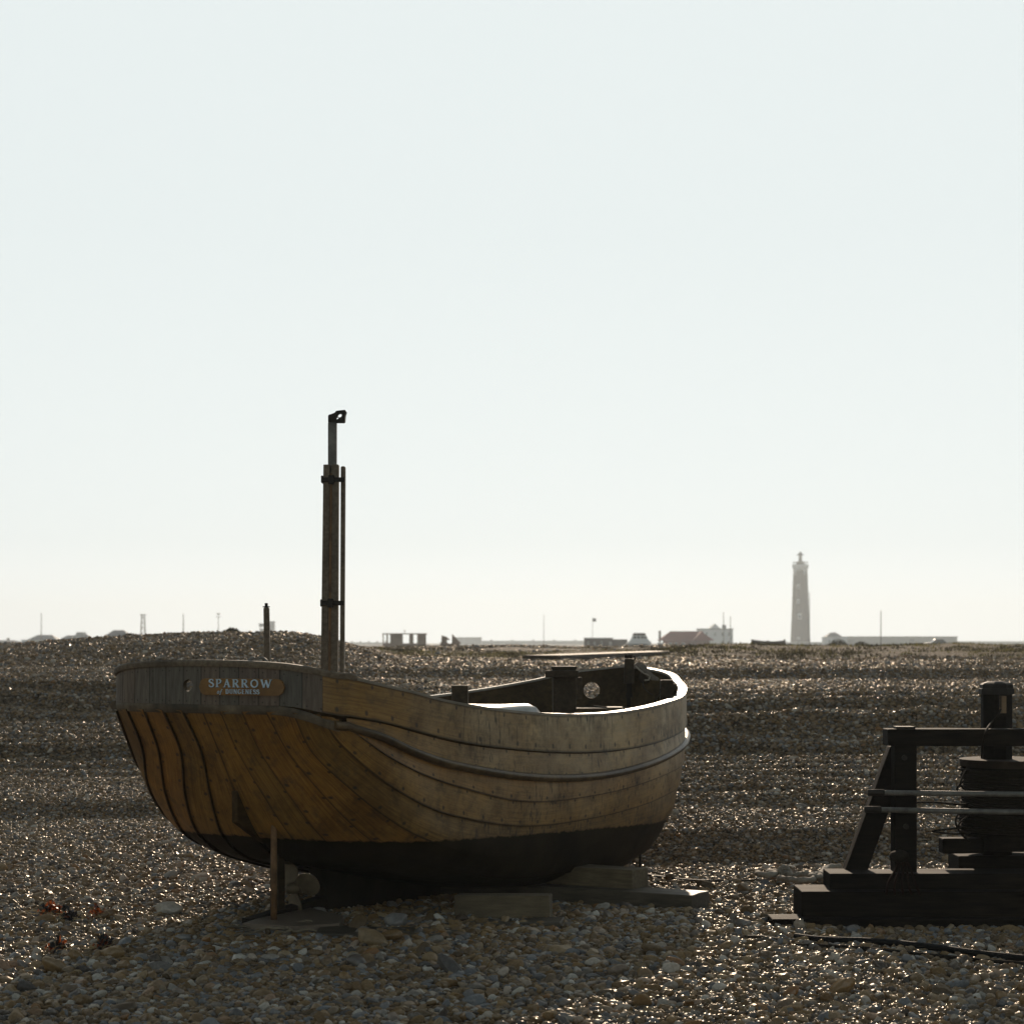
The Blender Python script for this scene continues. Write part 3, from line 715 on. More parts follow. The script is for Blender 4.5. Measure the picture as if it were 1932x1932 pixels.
GL={
'S':(.62,[(arcp(.31,.74,.23,.22,40,200,10)+arcp(.31,.27,.24,.24,60,-145,12),T,K),([(.49,.95),(.52,.72)],.06,.06),([(.08,.05),(.06,.3)],.06,.06)]),
'P':(.66,[([(.16,0),(.16,1)],K,K),([(.16,.97)]+arcp(.34,.73,.24,.24,90,-90,10)+[(.16,.49)],T,T*1.6)]+sfs(.16,.03,.34)+sfs(.1,.97,.2)),
'A':(.84,[([(.14,0),(.42,1)],T,T),([(.40,1),(.70,0)],K,K),([(.26,.33),(.58,.33)],T,T)]+sfs(.12,.03,.24)+sfs(.71,.03,.28)),
'R':(.78,[([(.16,0),(.16,1)],K,K),([(.16,.97)]+arcp(.36,.75,.22,.22,90,-90,10)+[(.16,.53)],T,T*1.5),([(.34,.53),(.66,0)],K,K)]+sfs(.16,.03,.3)+sfs(.1,.97,.2)+sfs(.68,.03,.22)),
'O':(.88,[(arcp(.44,.5,.34,.45,90,450,26),.14,.14)]),
'W':(1.15,[([(.1,1),(.36,0)],K,K),([(.36,0),(.58,.9)],T,T),([(.56,.95),(.8,0)],K,K),([(.8,0),(1.04,1)],T,T)]+sfs(.1,.97,.26)+sfs(1.04,.97,.26)),
'D':(.82,[([(.16,0),(.16,1)],K,K),([(.16,.97)]+arcp(.34,.5,.36,.47,90,-90,12)+[(.16,.03)],T,K)]+sfs(.1,.97,.2)+sfs(.1,.03,.2)),
'U':(.82,[([(.16,1),(.16,.35)]+arcp(.4,.3,.24,.27,180,360,10)+[(.64,1)],.13,.09)]+sfs(.16,.97,.28)+sfs(.64,.97,.24)),
'N':(.88,[([(.14,0),(.14,1)],T,T),([(.14,1),(.72,0)],K,K),([(.72,0),(.72,1)],T,T)]+sfs(.14,.03,.26)+sfs(.72,.97,.26)),
'G':(.84,[(arcp(.44,.5,.33,.45,45,315,20)+[(.68,.4)],T,K*.9),([(.5,.42),(.76,.42)],.07,.07)]),
'E':(.68,[([(.16,0),(.16,1)],K,K),([(.16,.96),(.56,.96)],T,T),([(.16,.52),(.46,.52)],T,T),([(.16,.04),(.6,.04)],T,T)]),
'o':(.5,[(arcp(.25,.3,.19,.27,90,450,18),.1,.1)]),
'f':(.44,[([(.02,-.25),(.14,-.2),(.26,.75)]+arcp(.38,.78,.12,.16,180,50,6),.09,.09),([(.08,.5),(.42,.5)],.07,.07)]),
' ':(.5,[]),
}
def write(txt,u0,v0,hgt,spacing=.1,slant=0,xs=1.0):
    """letters as raised strips: returns face + shadow meshes, x in metres along the board"""
    x=u0; mbs=[MB(),MB()]
    for ch in txt:
        w,st=GL[ch]
        for pts,wa,wb in st:
            pts=[Vector((p[0]+slant*p[1],p[1])) for p in pts]; n=len(pts)
            lf=[];rt=[]
            for i,p in enumerate(pts):
                t=(pts[min(i+1,n-1)]-pts[max(i-1,0)]).normalized(); nn=Vector((-t.y,t.x)); wd=(wa+(wb-wa)*math.sin(PI*i/(n-1)))/2 if n>2 else (wa+wb)/4
                lf.append(p+nn*wd); rt.append(p-nn*wd)
            for mi,(dx,dy,off) in enumerate(((0,0,.0295),(.0022,-.0025,.0265))):
                V=[cyl((x+q.x*hgt*xs+dx)/W,v0+q.y*hgt+dy,off) for q in lf+rt]
                V2=[cyl((x+q.x*hgt*xs+dx)/W,v0+q.y*hgt+dy,.0245) for q in lf+rt]
                fs=[(i,i+1,n+i+1,n+i) for i in range(n-1)]
                if mi==0:
                    ring=list(range(n))+list(range(2*n-1,n-1,-1)); m_=len(V)
                    fs+= [(ring[k],ring[(k+1)%len(ring)],m_+ring[(k+1)%len(ring)],m_+ring[k]) for k in range(len(ring))]
                    V=V+V2
                mbs[mi].add(V,fs)
        x+=(w+spacing)*hgt*xs
    return mbs,x
def meas(txt,h,sp): return sum((GL[c][0]+sp)*h for c in txt)
h1=.046
h1=.043
A1,x1=write('SPARROW',.07,-.002,h1,.2,0,1.33)
A2,_=write('of',.125,-.037,.025,.15,.2,1.1)
A3,_=write('DUNGENESS',.182,-.037,.0245,.14,0,1.08)
for i in (0,):
    t_=MB()
    for a in (A1,A2,A3): t_.add(a[0].v,a[0].f)
    t_.build('lettering',M['letter'],nb)
t_=MB(); 
for a in (A1,): t_.add(a[1].v,a[1].f)
t_.build('lettering_edge',M['shadow_letter'],nb)

# world -> boat local
bpy.context.view_layer.update()
BI=boat.matrix_world.inverted() if boat.matrix_world!=Matrix() else (Matrix.Translation((-1.36,11.5,0))@Matrix.Rotation(PI/2-TH,4,'Z')).inverted()
def bl(x,y,d): return BI@at(x,y,d)
def bz(v,z): v=Vector(v); v.z=z; return v
RX=(BI.to_3x3()@Vector((1,0,0))); RY=(BI.to_3x3()@Vector((0,1,0)))   # screen right / away, in boat axes
RM=Matrix((RX,RY,Vector((0,0,1)))).transposed()
# mast of bundled timbers
mast=empty('mast',(0,0,0)); mast.parent=boat
D=11.32; px=D/F
def post(name,x0,x1,xb0,xb1,ytop,ybot,dep,dd,mat,par,bev=.004):
    a=bl((xb0+xb1)/2,ybot,dd); b=bl((x0+x1)/2,ytop,dd); w=(x1-x0)/F*dd
    mb=MB(); V=[]
    for c,hw in ((a,(xb1-xb0)/2/F*dd),(b,w/2)):
        for sx,sy in ((-1,-1),(1,-1),(1,1),(-1,1)): V.append(c+RX*sx*hw+RY*sy*dep/2)
    mb.add(V,[(3,2,1,0),(4,5,6,7),(0,1,5,4),(1,2,6,5),(2,3,7,6),(3,0,4,7)])
    return mb.build(name,mat,par,bevel=bev)
YB=1345
post('timber',611,623.5,605,619,877,YB,.06,D,M['grey_wood'],mast)
post('timber',626,639.5,622,637.5,877,YB,.07,D+.005,M['grey_wood'],mast)
post('timber',643.5,652,641.5,649.5,880,YB,.05,D+.01,M['grey_wood'],mast,.008)
post('rail',623,627,619,624,893,YB,.03,D-.02,M['rust'],mast,.002)
post('extension',619.5,635.5,619.5,635,797,960,.055,D+.06,M['steel'],mast,.006)
br=MB()
pts=[(-9,0),(24,0),(26,9),(30,30),(29,36),(20,38),(8,36),(0,34),(-4,29),(-10,27),(-9,20)]
o_=bl(628,794.5,D+.03); s_=px
outer=[(619,796),(619,784),(621,782),(625,781),(632,778),(634,775),(640,774),(651,773),(653,776),(651,782),(650,794),(648,796)]
V=[bl(x,y,D+.03) for x,y in outer]; n=len(V)
V2=[v+RY*.07 for v in V]
# clamp with two holes: built as a plate with boolean holes
pl=MB().add(V+V2,[tuple(range(n)),tuple(range(2*n-1,n-1,-1))]+[(k,n+k,n+(k+1)%n,(k+1)%n) for k in range(n)])
clamp=pl.build('mast_clamp',M['iron'],mast)
b_=bmesh.new(); b_.from_mesh(clamp.data); bmesh.ops.recalc_face_normals(b_,faces=b_.faces[:]); b_.to_mesh(clamp.data); b_.free()
clamp_holes=[(640.5,783,.013),(636,788,.008)]
for (hx,hy,hr_) in clamp_holes:
    c0=bl(hx,hy,D+.03)
    x_=MB(); nn_=14
    VV=[c0+RY*s*.3+RX*math.cos(2*PI*k/nn_)*hr_+Vector((0,0,1))*math.sin(2*PI*k/nn_)*hr_ for s in (-1,1) for k in range(nn_)]
    x_.add(VV,[tuple(range(nn_))[::-1],tuple(range(nn_,2*nn_))]+[(k,(k+1)%nn_,nn_+(k+1)%nn_,nn_+k) for k in range(nn_)])
    c=x_.build('cutter',M['iron'],boat); b_=bmesh.new(); b_.from_mesh(c.data); bmesh.ops.recalc_face_normals(b_,faces=b_.faces[:]); b_.to_mesh(c.data); b_.free()
    md=clamp.modifiers.new('b','BOOLEAN'); md.operation='DIFFERENCE'; md.object=c; bpy.context.view_layer.update()
    dg=bpy.context.evaluated_depsgraph_get(); me=bpy.data.meshes.new_from_object(clamp.evaluated_get(dg),depsgraph=dg); clamp.modifiers.clear()
    if len(me.polygons)>10: clamp.data=me
    bpy.data.objects.remove(c)
for y,xo in ((905,0),(1138,-1.5)):
    b=MB(); b.box(bl(629.5+xo,y,D-.03),(.124,.018,.026),RM); b.box(bl(625+xo,y,D-.045),(.03,.03,.05),RM)
    b.box(bl(609+xo,y,D+.01),(.012,.09,.04),RM)
    b.build('strap',M['iron'],mast,bevel=.003)
# small iron-capped post on the stern deck
p2=empty('deck_post',(0,0,0)); p2.parent=boat
post('post_timber',497.5,508,499.5,511.5,1146,1300,.04,11.25,M['grey_wood'],p2,.008)
mb=MB(); mb.tube([bl(502.5,1146,11.25),bl(502.5,1144,11.25)],.02,12); mb.tube([bl(502.5,1144,11.25),bl(502.5,1138,11.25)],.009,10); mb.build('cap',M['iron'],p2)
# horn fairlead on the stern capping
for sx in (-1,1):
    mb=MB(); c=bl(486,1253,11.0); pts=[c+RX*sx*.052, c+RX*sx*.045+Vector((0,0,.015)),c+RX*sx*.034+Vector((0,0,.028)),c+RX*sx*.02+Vector((0,0,.034)),c+RX*sx*.006+Vector((0,0,.027))]
    mb.tube(pts,[.016,.013,.010,.007,.003],10); mb.build('fairlead_horn',M['steel'],boat,smooth=True)

# fittings in the bow
post('thole_post',852,883.5,854,883.5,1293,1360,.09,12.55,M['dark_wood'],boat,.005)
bit=empty('mooring_bitts',(0,0,0)); bit.parent=boat
D2=13.35
post('bitt_post',1042,1086,1044,1087,1259,1400,.16,D2,M['dark_wood'],bit,.006)
MB().box(bl(1060,1272,D2-.1),(62/F*D2,.06,.045),RM).build('crossbar',M['dark_wood'],bit,bevel=.005)
MB().box(bl(1064,1260,D2),(47/F*D2,.17,.02),RM).build('cap',M['dark_wood'],bit,bevel=.005)
post('cleat_post',1089,1098,1089,1099,1278,1320,.04,14.5,M['dark_wood'],boat,.003)
post('stem_head',1178.5,1196.5,1177,1196,1243,1290,.075,15.3,M['dark_wood'],boat,.004)
mb=MB(); c=bl(1186,1240,15.3); rp=[c+Vector((math.cos(a)*.022*(1+.2*math.sin(3*a)),math.sin(a)*.022,.006*math.sin(5*a)+.006)) for a in np.linspace(0,4*PI,40)]
mb.tube(rp,.010,8); mb.tube([c+RX*.02,c+RX*.045+Vector((0,0,.005)),c+RX*.05+Vector((0,0,-.02))],.006,6); mb.build('rope_lashing',M['dark_rope'],boat,smooth=True)
post('bow_post',1246,1270,1245,1270,1283,1350,.09,14.25,M['dark_wood'],boat,.006)
mb=MB(); mb.tube([bl(1270,1300,14.25)+RX*.0,bl(1277,1300,14.25)],.038,16); mb.build('bow_roller',M['dark_wood'],boat)
# curved fairlead / horn falling from the stem head to the starboard rail
sh=[(1197,1262),(1197,1254),(1203,1250),(1211,1251),(1218,1256),(1226,1266),(1233,1273),(1243,1279),(1243,1285),(1231,1284),(1218,1276),(1209,1266),(1203,1262)]
V=[bl(x,y,15.05-.012*(x-1197)) for x,y in sh]; n=len(V); V2=[v+RY*.07 for v in V]
o=MB().add(V+V2,[tuple(range(n)),tuple(range(2*n-1,n-1,-1))]+[(k,n+k,n+(k+1)%n,(k+1)%n) for k in range(n)]).build('bow_fairlead',M['grey_wood'],boat)
b_=bmesh.new(); b_.from_mesh(o.data); bmesh.ops.recalc_face_normals(b_,faces=b_.faces[:]); b_.to_mesh(o.data); b_.free()
mb=MB(); mb.tube([bl(x,y,14.4) for x,y in ((1199,1257),(1206,1264),(1214,1270),(1222,1274),(1226,1277),(1224,1283),(1216,1284))],.006,8); mb.build('mooring_line',M['rope'],boat,smooth=True)
mb=MB(); mb.tube([bl(1217,1279,14.9),bl(1217,1279,14.8)],.045,18); mb.build('bow_bollard',M['dark_wood'],boat,bevel=.006)
mb=MB(); mb.tube([bl(x,y,d) for x,y,d in ((1213,1286,14.8),(1214,1296,14.7),(1222,1306,14.6),(1232,1312,14.5))],.004,6); mb.tube([bl(x,y,d) for x,y,d in ((1246,1300,14.2),(1242,1315,14.2),(1232,1328,14.2),(1215,1336,14.1),(1196,1339,14.1),(1172,1341,14.2),(1150,1336,14.3),(1120,1332,14.4))],.005,6)
mb.build('loose_line',M['dark_rope'],boat,smooth=True)
# thwart / locker, a paler box added as its sunlit patch, and the canvas-covered engine box
MB().box(bl(1130,1338,14.6)+Vector((0,0,-.04)),(.62,.28,.1),RM).build('locker',M['inner_wood'],boat,bevel=.008)
MB().box(bl(1160,1338,14.35)+Vector((0,0,-.01)),(.12,.2,.05),RM).build('sunlit_patch',M['block_wood'],boat,bevel=.006)
mb=MB(); c=B(1.75,.05,.80)
NX,NY=20,12
def cov(u,v):
    x=(u-.5)*1.6; y=(v-.5)*.8
    ex=min(1,(0.5-abs(u-.5))/.10); ey=min(1,(0.5-abs(v-.5))/.13); e=math.sqrt(max(0,1-(1-ex)**2))*math.sqrt(max(0,1-(1-ey)**2))
    return c+Vector((x*.98,y,0.40*e+.012*math.sin(9*u+4*v)*e-.02*abs(math.sin(6*u))*e))
V=[cov(i/NX,j/NY) for j in range(NY+1) for i in range(NX+1)]
mb.add(V,[(j*(NX+1)+i,j*(NX+1)+i+1,(j+1)*(NX+1)+i+1,(j+1)*(NX+1)+i) for j in range(NY) for i in range(NX)])
mb.build('canvas_cover',M['cover'],boat,smooth=True)

# ------------------------------------------------------------------ chocks and boards round the boat
def gz(x,y): return hz(x,y)
def timber(name,a,b,w,h,mat,label,cat,group=None,rough=.004,seed=0,bev=.006,zoff=0):
    """a squared timber lying from a to b (top-centre line given by ground points)"""
    mb=MB(); A_=Vector(a); B_=Vector(b); mid=(A_+B_)/2; d=B_-A_; L=d.length
    rz=math.atan2(d.y,d.x); ry=-math.asin(max(-1,min(1,d.z/L)))
    mb.box((0,0,h/2),(L,w,h)); o=mb.build(name,mat,None,bevel=bev)
    if rough: roughen(o,rough,3,9,seed)
    o.location=mid+Vector((0,0,zoff)); o.rotation_euler=(0,ry,rz); return tag(o,label,cat,group)
def boatw(s,w,z): return boat_m@B(s,w,z)
boat_m=Matrix.Translation((-1.36,11.5,0))@Matrix.Rotation(PI/2-TH,4,'Z')
GRP='timbers chocking the boat'
P0=boatw(1.86,1.82,-.07); P1=boatw(1.86,-.2,-.09)
timber('sleeper',P1,P0,.27,.15,M['sleeper_wood'],'thick worn sleeper lying across under the bow, its right end out in the sun','timber',GRP,.006,1)
timber('wedge_block',boatw(2.0,.6,.06),boatw(1.96,1.36,.07),.2,.12,M['block_wood'],'short pale block on the sleeper wedged under the bilge','block',GRP,.004,2,zoff=-.0)
timber('chock_block',at(862,1737,11.55),at(1040,1738,11.45),.12,.15,M['block_wood'],'pale block standing on edge under the middle of the hull with its right end bare','block',GRP,.003,3)
timber('base_board',at(800,1762,11.35),at(1062,1757,11.25),.22,.062,M['sleeper_wood'],'flat board on the pebbles beneath the pale chock','board',GRP,.004,4)
timber('base_board',at(600,1768,10.95),at(868,1772,10.95),.3,.03,M['sleeper_wood'],'long shaded board in the shingle before the keel','board',GRP,.004,5,zoff=.01)
pl=MB(); Pp=[at(458,1744,11.1),at(562,1748,10.98),at(640,1750,11.1),at(650,1738,11.4),at(585,1734,11.75),at(520,1733,11.55)]
zt=.05
V=[Vector((p.x,p.y,zt)) for p in Pp]+[Vector((p.x,p.y,-.02)) for p in Pp]; n=6
pl.add(V,[tuple(range(n)),tuple(range(2*n-1,n-1,-1))]+[(k,n+k,n+(k+1)%n,(k+1)%n) for k in range(n)])
o=pl.build('steel_plate',plain('scuffed_pale_plate',(.15,.11,.075),.5,0,.2,6,.1,.6)); b_=bmesh.new(); b_.from_mesh(o.data); bmesh.ops.recalc_face_normals(b_,faces=b_.faces[:]); b_.to_mesh(o.data); b_.free()
tag(o,'flat pale plate lying under the sternpost, its left corner lit','plate')
# stake behind the bow and the chain on the shingle
def ground_path(pts,h=0):
    out=[]
    for x,y,d in pts:
        X=(x-966)/F*d; out.append(Vector((X,d,gz(X,d)+h)))
    return out
def spline(P,n=8):
    P=[Vector(p) for p in P]; out=[]
    for i in range(len(P)-1):
        p0=P[max(i-1,0)];p1=P[i];p2=P[i+1];p3=P[min(i+2,len(P)-1)]
        for k in range(n):
            t=k/n; out.append(.5*((2*p1)+(p2-p0)*t+(2*p0-5*p1+4*p2-p3)*t*t+(3*p1-p0-3*p2+p3)*t**3))
    out.append(P[-1]); return out
st_d=14.6
mb=MB(); X=(1207-966)/F*st_d; mb.tube([(X,st_d,gz(X,st_d)-.05),(X+.003,st_d,gz(X,st_d)+.20)],.009,8); mb.tube([(X-.05,st_d,gz(X,st_d)+.03),(X+.04,st_d+.02,gz(X,st_d)+.05)],.02,8)
tag(mb.build('iron_stake',M['iron'],smooth=True),'thin dark iron stake upright in the shingle just beyond the bow bilge','stake')
cp=spline(ground_path([(1204,0,14.8),(1240,0,14.5),(1290,0,14.25),(1350,0,14.15),(1400,0,14.2),(1440,0,14.25)],.03),24)
ch=MB(); 
for i in range(0,len(cp)-1,1):
    c=cp[i]; t=(cp[i+1]-c).normalized(); up=Vector((0,0,1)) if i%2 else Vector((1,0,0)).cross(t); sd=t.cross(up).normalized()
    ring=[c+t*math.cos(a)*.026+sd*math.sin(a)*.014 for a in np.linspace(0,2*PI,11)]
    ch.tube(ring,.005,5,cap=False)
tag(ch.build('chain',M['iron'],smooth=True),'rusty dark chain snaking over the shingle from the boat to the pale rope','chain')
# pale rope with knots
rp=ground_path([(1428,0,14.3),(1440,0,14.1),(1462,0,14.2),(1450,0,14.45),(1470,0,14.3),(1488,0,14.2)],.05)
rp+= [Vector(at(x,y,14.25)) for x,y in ((1490,1655),(1484,1645),(1476,1645),(1472,1653),(1480,1661),(1494,1661))]
rp+= ground_path([(1515,0,14.2),(1535,0,14.15),(1547,0,14.05),(1540,0,13.95),(1530,0,14.1),(1552,0,14.2),(1575,0,13.9),(1600,0,13.8)],.05)
mb=MB(); mb.tube([p+Vector((0,0,.025)) for p in spline(rp,10)],.021,14,twist=.9)
rq=ground_path([(1470,0,13.95),(1500,0,13.8),(1530,0,13.85),(1545,0,14.3),(1560,0,14.8),(1585,0,14.9)],.045); mb.tube([p+Vector((0,0,.02)) for p in spline(rq,10)],.02,14,twist=.9)
tag(mb.build('rope',M['rope'],smooth=True),'thick pale knotted rope lying on the shingle left of the winch','rope')

# ------------------------------------------------------------------ winch
WD=11.35
win=empty('hand_winch',(at(1700,1750,WD).x,WD,0),0,'dark timber capstan winch with upright frame, rope drum and base beams at the right edge','winch')
WI=Matrix.Translation(-Vector(win.location))
def wl(x,y,d): return WI@at(x,y,d)
def wbox(name,x0,x1,y0,y1,d,dep,mat,par=None,bev=.006,rgh=.003,seed=0):
    a=wl(x0,y1,d); b=wl(x1,y0,d); mb=MB(); mb.box(((a.x+b.x)/2,a.y+dep/2,(a.z+b.z)/2),(b.x-a.x,dep,b.z-a.z))
    o=mb.build(name,mat,par or win,bevel=bev)
    if rgh: roughen(o,rgh,4,7,seed)
    return o
wbox('base_board',1457,2200,1735,1762,11.2,.22,M['winch_wood'],seed=1)
wbox('base_beam',1513,2200,1683,1756,11.3,.34,M['winch_wood'],seed=2)
wbox('sill_beam',1566,2200,1649,1684,11.42,.26,M['winch_wood'],seed=3)
wbox('upright',1688,1730,1404,1652,11.5,.13,M['winch_wood'],seed=4)
wbox('top_beam',1675,2200,1376,1408,11.48,.16,M['winch_wood'],seed=5)
wbox('bolt_plate',1692,1727,1371.5,1376,11.5,.11,M['iron'],bev=.002,rgh=0)
# brace
mb=MB(); V=[]
for x,y in ((1592,1651),(1634,1651),(1722,1408),(1680,1408)):
    V.append(wl(x,y,11.62))
V2=[v+Vector((0,.11,0)) for v in V]
mb.add(V+V2,[(0,1,2,3),(7,6,5,4),(0,4,5,1),(1,5,6,2),(2,6,7,3),(3,7,4,0)]); roughen(mb.build('brace',M['winch_wood'],win,bevel=.006),.003,4,7,6)
for y in (1430,1560):
    mb=MB(); c=wl(1706 if y<1500 else 1709,y,11.49); mb.tube([c,c+Vector((0,-.015,0))],.016,8); mb.build('bolt',M['iron'],win)
# pipes
mb=MB(); mb.tube([wl(1640,1496,11.36),wl(2150,1502,11.3)],.0155,12); mb.build('steel_bar',M['steel'],win,smooth=True)
mb=MB(); mb.tube([wl(1636,1528,11.36),wl(2150,1537,11.3)],.0155,12); mb.build('steel_bar',M['steel'],win,smooth=True)
for x,y in ((1640,1496),(1634,1528)):
    mb=MB(); mb.tube([wl(x-3,y,11.36),wl(x+28,y,11.36)],.0195,12); mb.build('bar_socket',M['iron'],win,smooth=True)
# capstan post: hexagonal-ish with cap and mortice
CD=11.95; k=CD/F
cx=wl(1880,1400,CD).x; zt=lambda y:(EYE-(y-HZ)/F*CD)
cap_=empty('capstan',(0,0,0)); cap_.parent=win
cyy=wl(1880,1400,CD).y
mb=MB()
def hexring(r,z,n=8): return [Vector((cx+r*math.cos(2*PI*(q+.5)/n),cyy+r*math.sin(2*PI*(q+.5)/n),z)) for q in range(n)]
def stack(rz,n=8):
    V=[];fs=[]
    for r,z in rz: V+=hexring(r,z,n)
    for i in range(len(rz)-1):
        for q in range(n): fs.append((i*n+q,i*n+(q+1)%n,(i+1)*n+(q+1)%n,(i+1)*n+q))
    fs.append(tuple(range(n))[::-1]); fs.append(tuple((len(rz)-1)*n+q for q in range(n)))
    return MB().add(V,fs)
r0=29.5*k
cpst=stack([(r0,.0),(r0,zt(1302))]).build('capstan_post',M['winch_wood'],cap_,bevel=.004)
b_=MB(); b_.box((wl(1886,1330,CD).x,cyy,zt(1329)),(15*k,.6,33*k)); c=b_.build('cutter',M['winch_wood'],cap_)
md=cpst.modifiers.new('b','BOOLEAN'); md.operation='DIFFERENCE'; md.object=c; bpy.context.view_layer.update()
dg=bpy.context.evaluated_depsgraph_get(); me=bpy.data.meshes.new_from_object(cpst.evaluated_get(dg),depsgraph=dg); cpst.modifiers.clear()
if len(me.polygons)>8: cpst.data=me
bpy.data.objects.remove(c)
mb=MB(); mb.box((wl(1888.5,1330,CD).x,cyy-.05,zt(1329)),(9*k,.05,32*k)); mb.build('wedge',wood('sunlit_wedge',(.28,.17,.08),(.45,.3,.16)),cap_)  # lightened wood colour stands for sunlight inside the mortice
stack([(33.5*k,zt(1310)),(33.5*k,zt(1299))],8).build('hoop',M['iron'],cap_,bevel=.003)
stack([(31*k,zt(1299)),(31*k,zt(1292)),(27*k,zt(1289)),(15*k,zt(1285.5))],8).build('cap',M['iron'],cap_)
# drum with rope
dx=1900; cxd=wl(dx,1500,CD).x
cx_=cx; 
def disc(x0,z0,z1,r,n=28):
    V=[];
    for z in (z0,z1):
        for q in range(n): V.append(Vector((x0+r*math.cos(2*PI*q/n),cyy+r*math.sin(2*PI*q/n),z)))
    return MB().add(V,[tuple(range(n))[::-1],tuple(range(n,2*n))]+[(q,(q+1)%n,n+(q+1)%n,n+q) for q in range(n)])
Rd=(dx-1815)*k
disc(cxd,zt(1446),zt(1432),Rd+.012).build('drum_flange',wood('pale_drum_rim',(.025,.018,.012),(.07,.05,.034),.8,(8,8,8),.3,.1),cap_,bevel=.004)
disc(cxd,zt(1585),zt(1446),Rd-.03).build('drum',M['winch_wood'],cap_)
disc(cxd,zt(1600),zt(1572),Rd-.02).build('drum_flange',M['winch_wood'],cap_,bevel=.004)
coil=MB(); z=zt(1449); pts=[]; rr=.0095; i=0
while z>zt(1570):
    a=i*.24; wob=.010*math.sin(a*.13)+.008*math.sin(a*.37+1); rad=Rd-.012+wob+(.012 if (i//26)%3==0 else 0)
    if z<zt(1512): rad+=.012
    pts.append((cxd+rad*math.cos(a),cyy+rad*math.sin(a),z)); z-=rr*1.7*(.24/(2*PI)); i+=1
coil.tube(pts,rr,6); coil.build('coiled_rope',M['dark_rope'],cap_,smooth=True)
lp=MB()
def loop(P,r=.006): lp.tube(spline([wl(x,y,d) for x,y,d in P],8),r,6)
loop([(1822,1455,11.75),(1812,1480,11.7),(1822,1492,11.7),(1815,1500,11.7),(1806,1493,11.7),(1808,1484,11.7),(1818,1474,11.75)])
loop([(1690,1548,11.6),(1700,1528,11.6),(1720,1516,11.6),(1760,1514,11.6),(1810,1518,11.7),(1830,1516,11.8)])
loop([(1812,1530,11.7),(1803,1550,11.7),(1812,1572,11.7),(1830,1590,11.75)])
loop([(1830,1538,11.75),(1812,1552,11.7),(1808,1566,11.7),(1820,1572,11.7)])
loop([(1830,1572,11.75),(1800,1574,11.65),(1765,1570,11.6),(1762,1568,11.6),(1790,1565,11.65),(1830,1561,11.75)])
loop([(1888,1338,11.85),(1882,1352,11.8),(1872,1362,11.8),(1862,1376,11.35),(1855,1400,11.35),(1852,1430,11.7)],.006)
lp.build('loose_loops',M['dark_rope'],cap_,smooth=True)
o=wbox('pawl_beam',1779,1856,1583,1611,11.75,.12,M['winch_wood'],seed=8); 
o.rotation_euler=(0,0,0)
wbox('foot_block',1809,2100,1616,1662,11.85,.3,M['winch_wood'],seed=9)
# rag and bottle-like knot hung on the post foot
mb=MB(); c=wl(1697,1614,11.4)
mb.lathe(c+Vector((0,0,-.04)),[(.01,0),(.045,.01),(.058,.03),(.045,.055),(.02,.065)],14); o=mb.build('rope_knot',M['dark_rope'],win,smooth=True); roughen(o,.012,1,18,3)
mb=MB(); 
for q in range(5): mb.tube(spline([wl(1695+q*3,1620,11.4),wl(1690+q*7,1640,11.38),wl(1675+q*13,1668,11.3),wl(1672+q*16,1690,11.28)],6),.007,6)
mb.build('rope_tails',plain('rusty_red_cord',(.018,.009,.006),.9,0,.3,40,.3,.1),win,smooth=True)
# hose / cable in front of the winch and a driftwood piece
mb=MB(); mb.tube(spline(ground_path([(1500,0,10.7),(1550,0,10.6),(1650,0,10.55),(1750,0,10.35),(1850,0,10.1),(1960,0,9.9),(2060,0,9.8)],.03),10),.017,10)
tag(mb.build('black_hose',M['hose'],smooth=True),'black hose curving along the shingle before the winch','hose')
mb=MB(); mb.tube(spline(ground_path([(1500,0,10.45),(1600,0,10.4),(1720,0,10.15),(1850,0,9.95),(2000,0,9.75)],.02),10),[.012]*41,8)
tag(mb.build('cable',M['dark_rope'],smooth=True),'thinner dark cable nearest the camera below the black hose','cable')
mb=MB(); P_=spline(ground_path([(1405,0,10.75),(1440,0,10.7),(1480,0,10.62)],.02),8); mb.tube(P_,[.006+.008*math.sin(PI*i/(len(P_)-1)) for i in range(len(P_))],8)
tag(mb.build('driftwood_stick',M['dark_wood'],smooth=True),'short dark driftwood stick in the shingle left of the hose','driftwood')

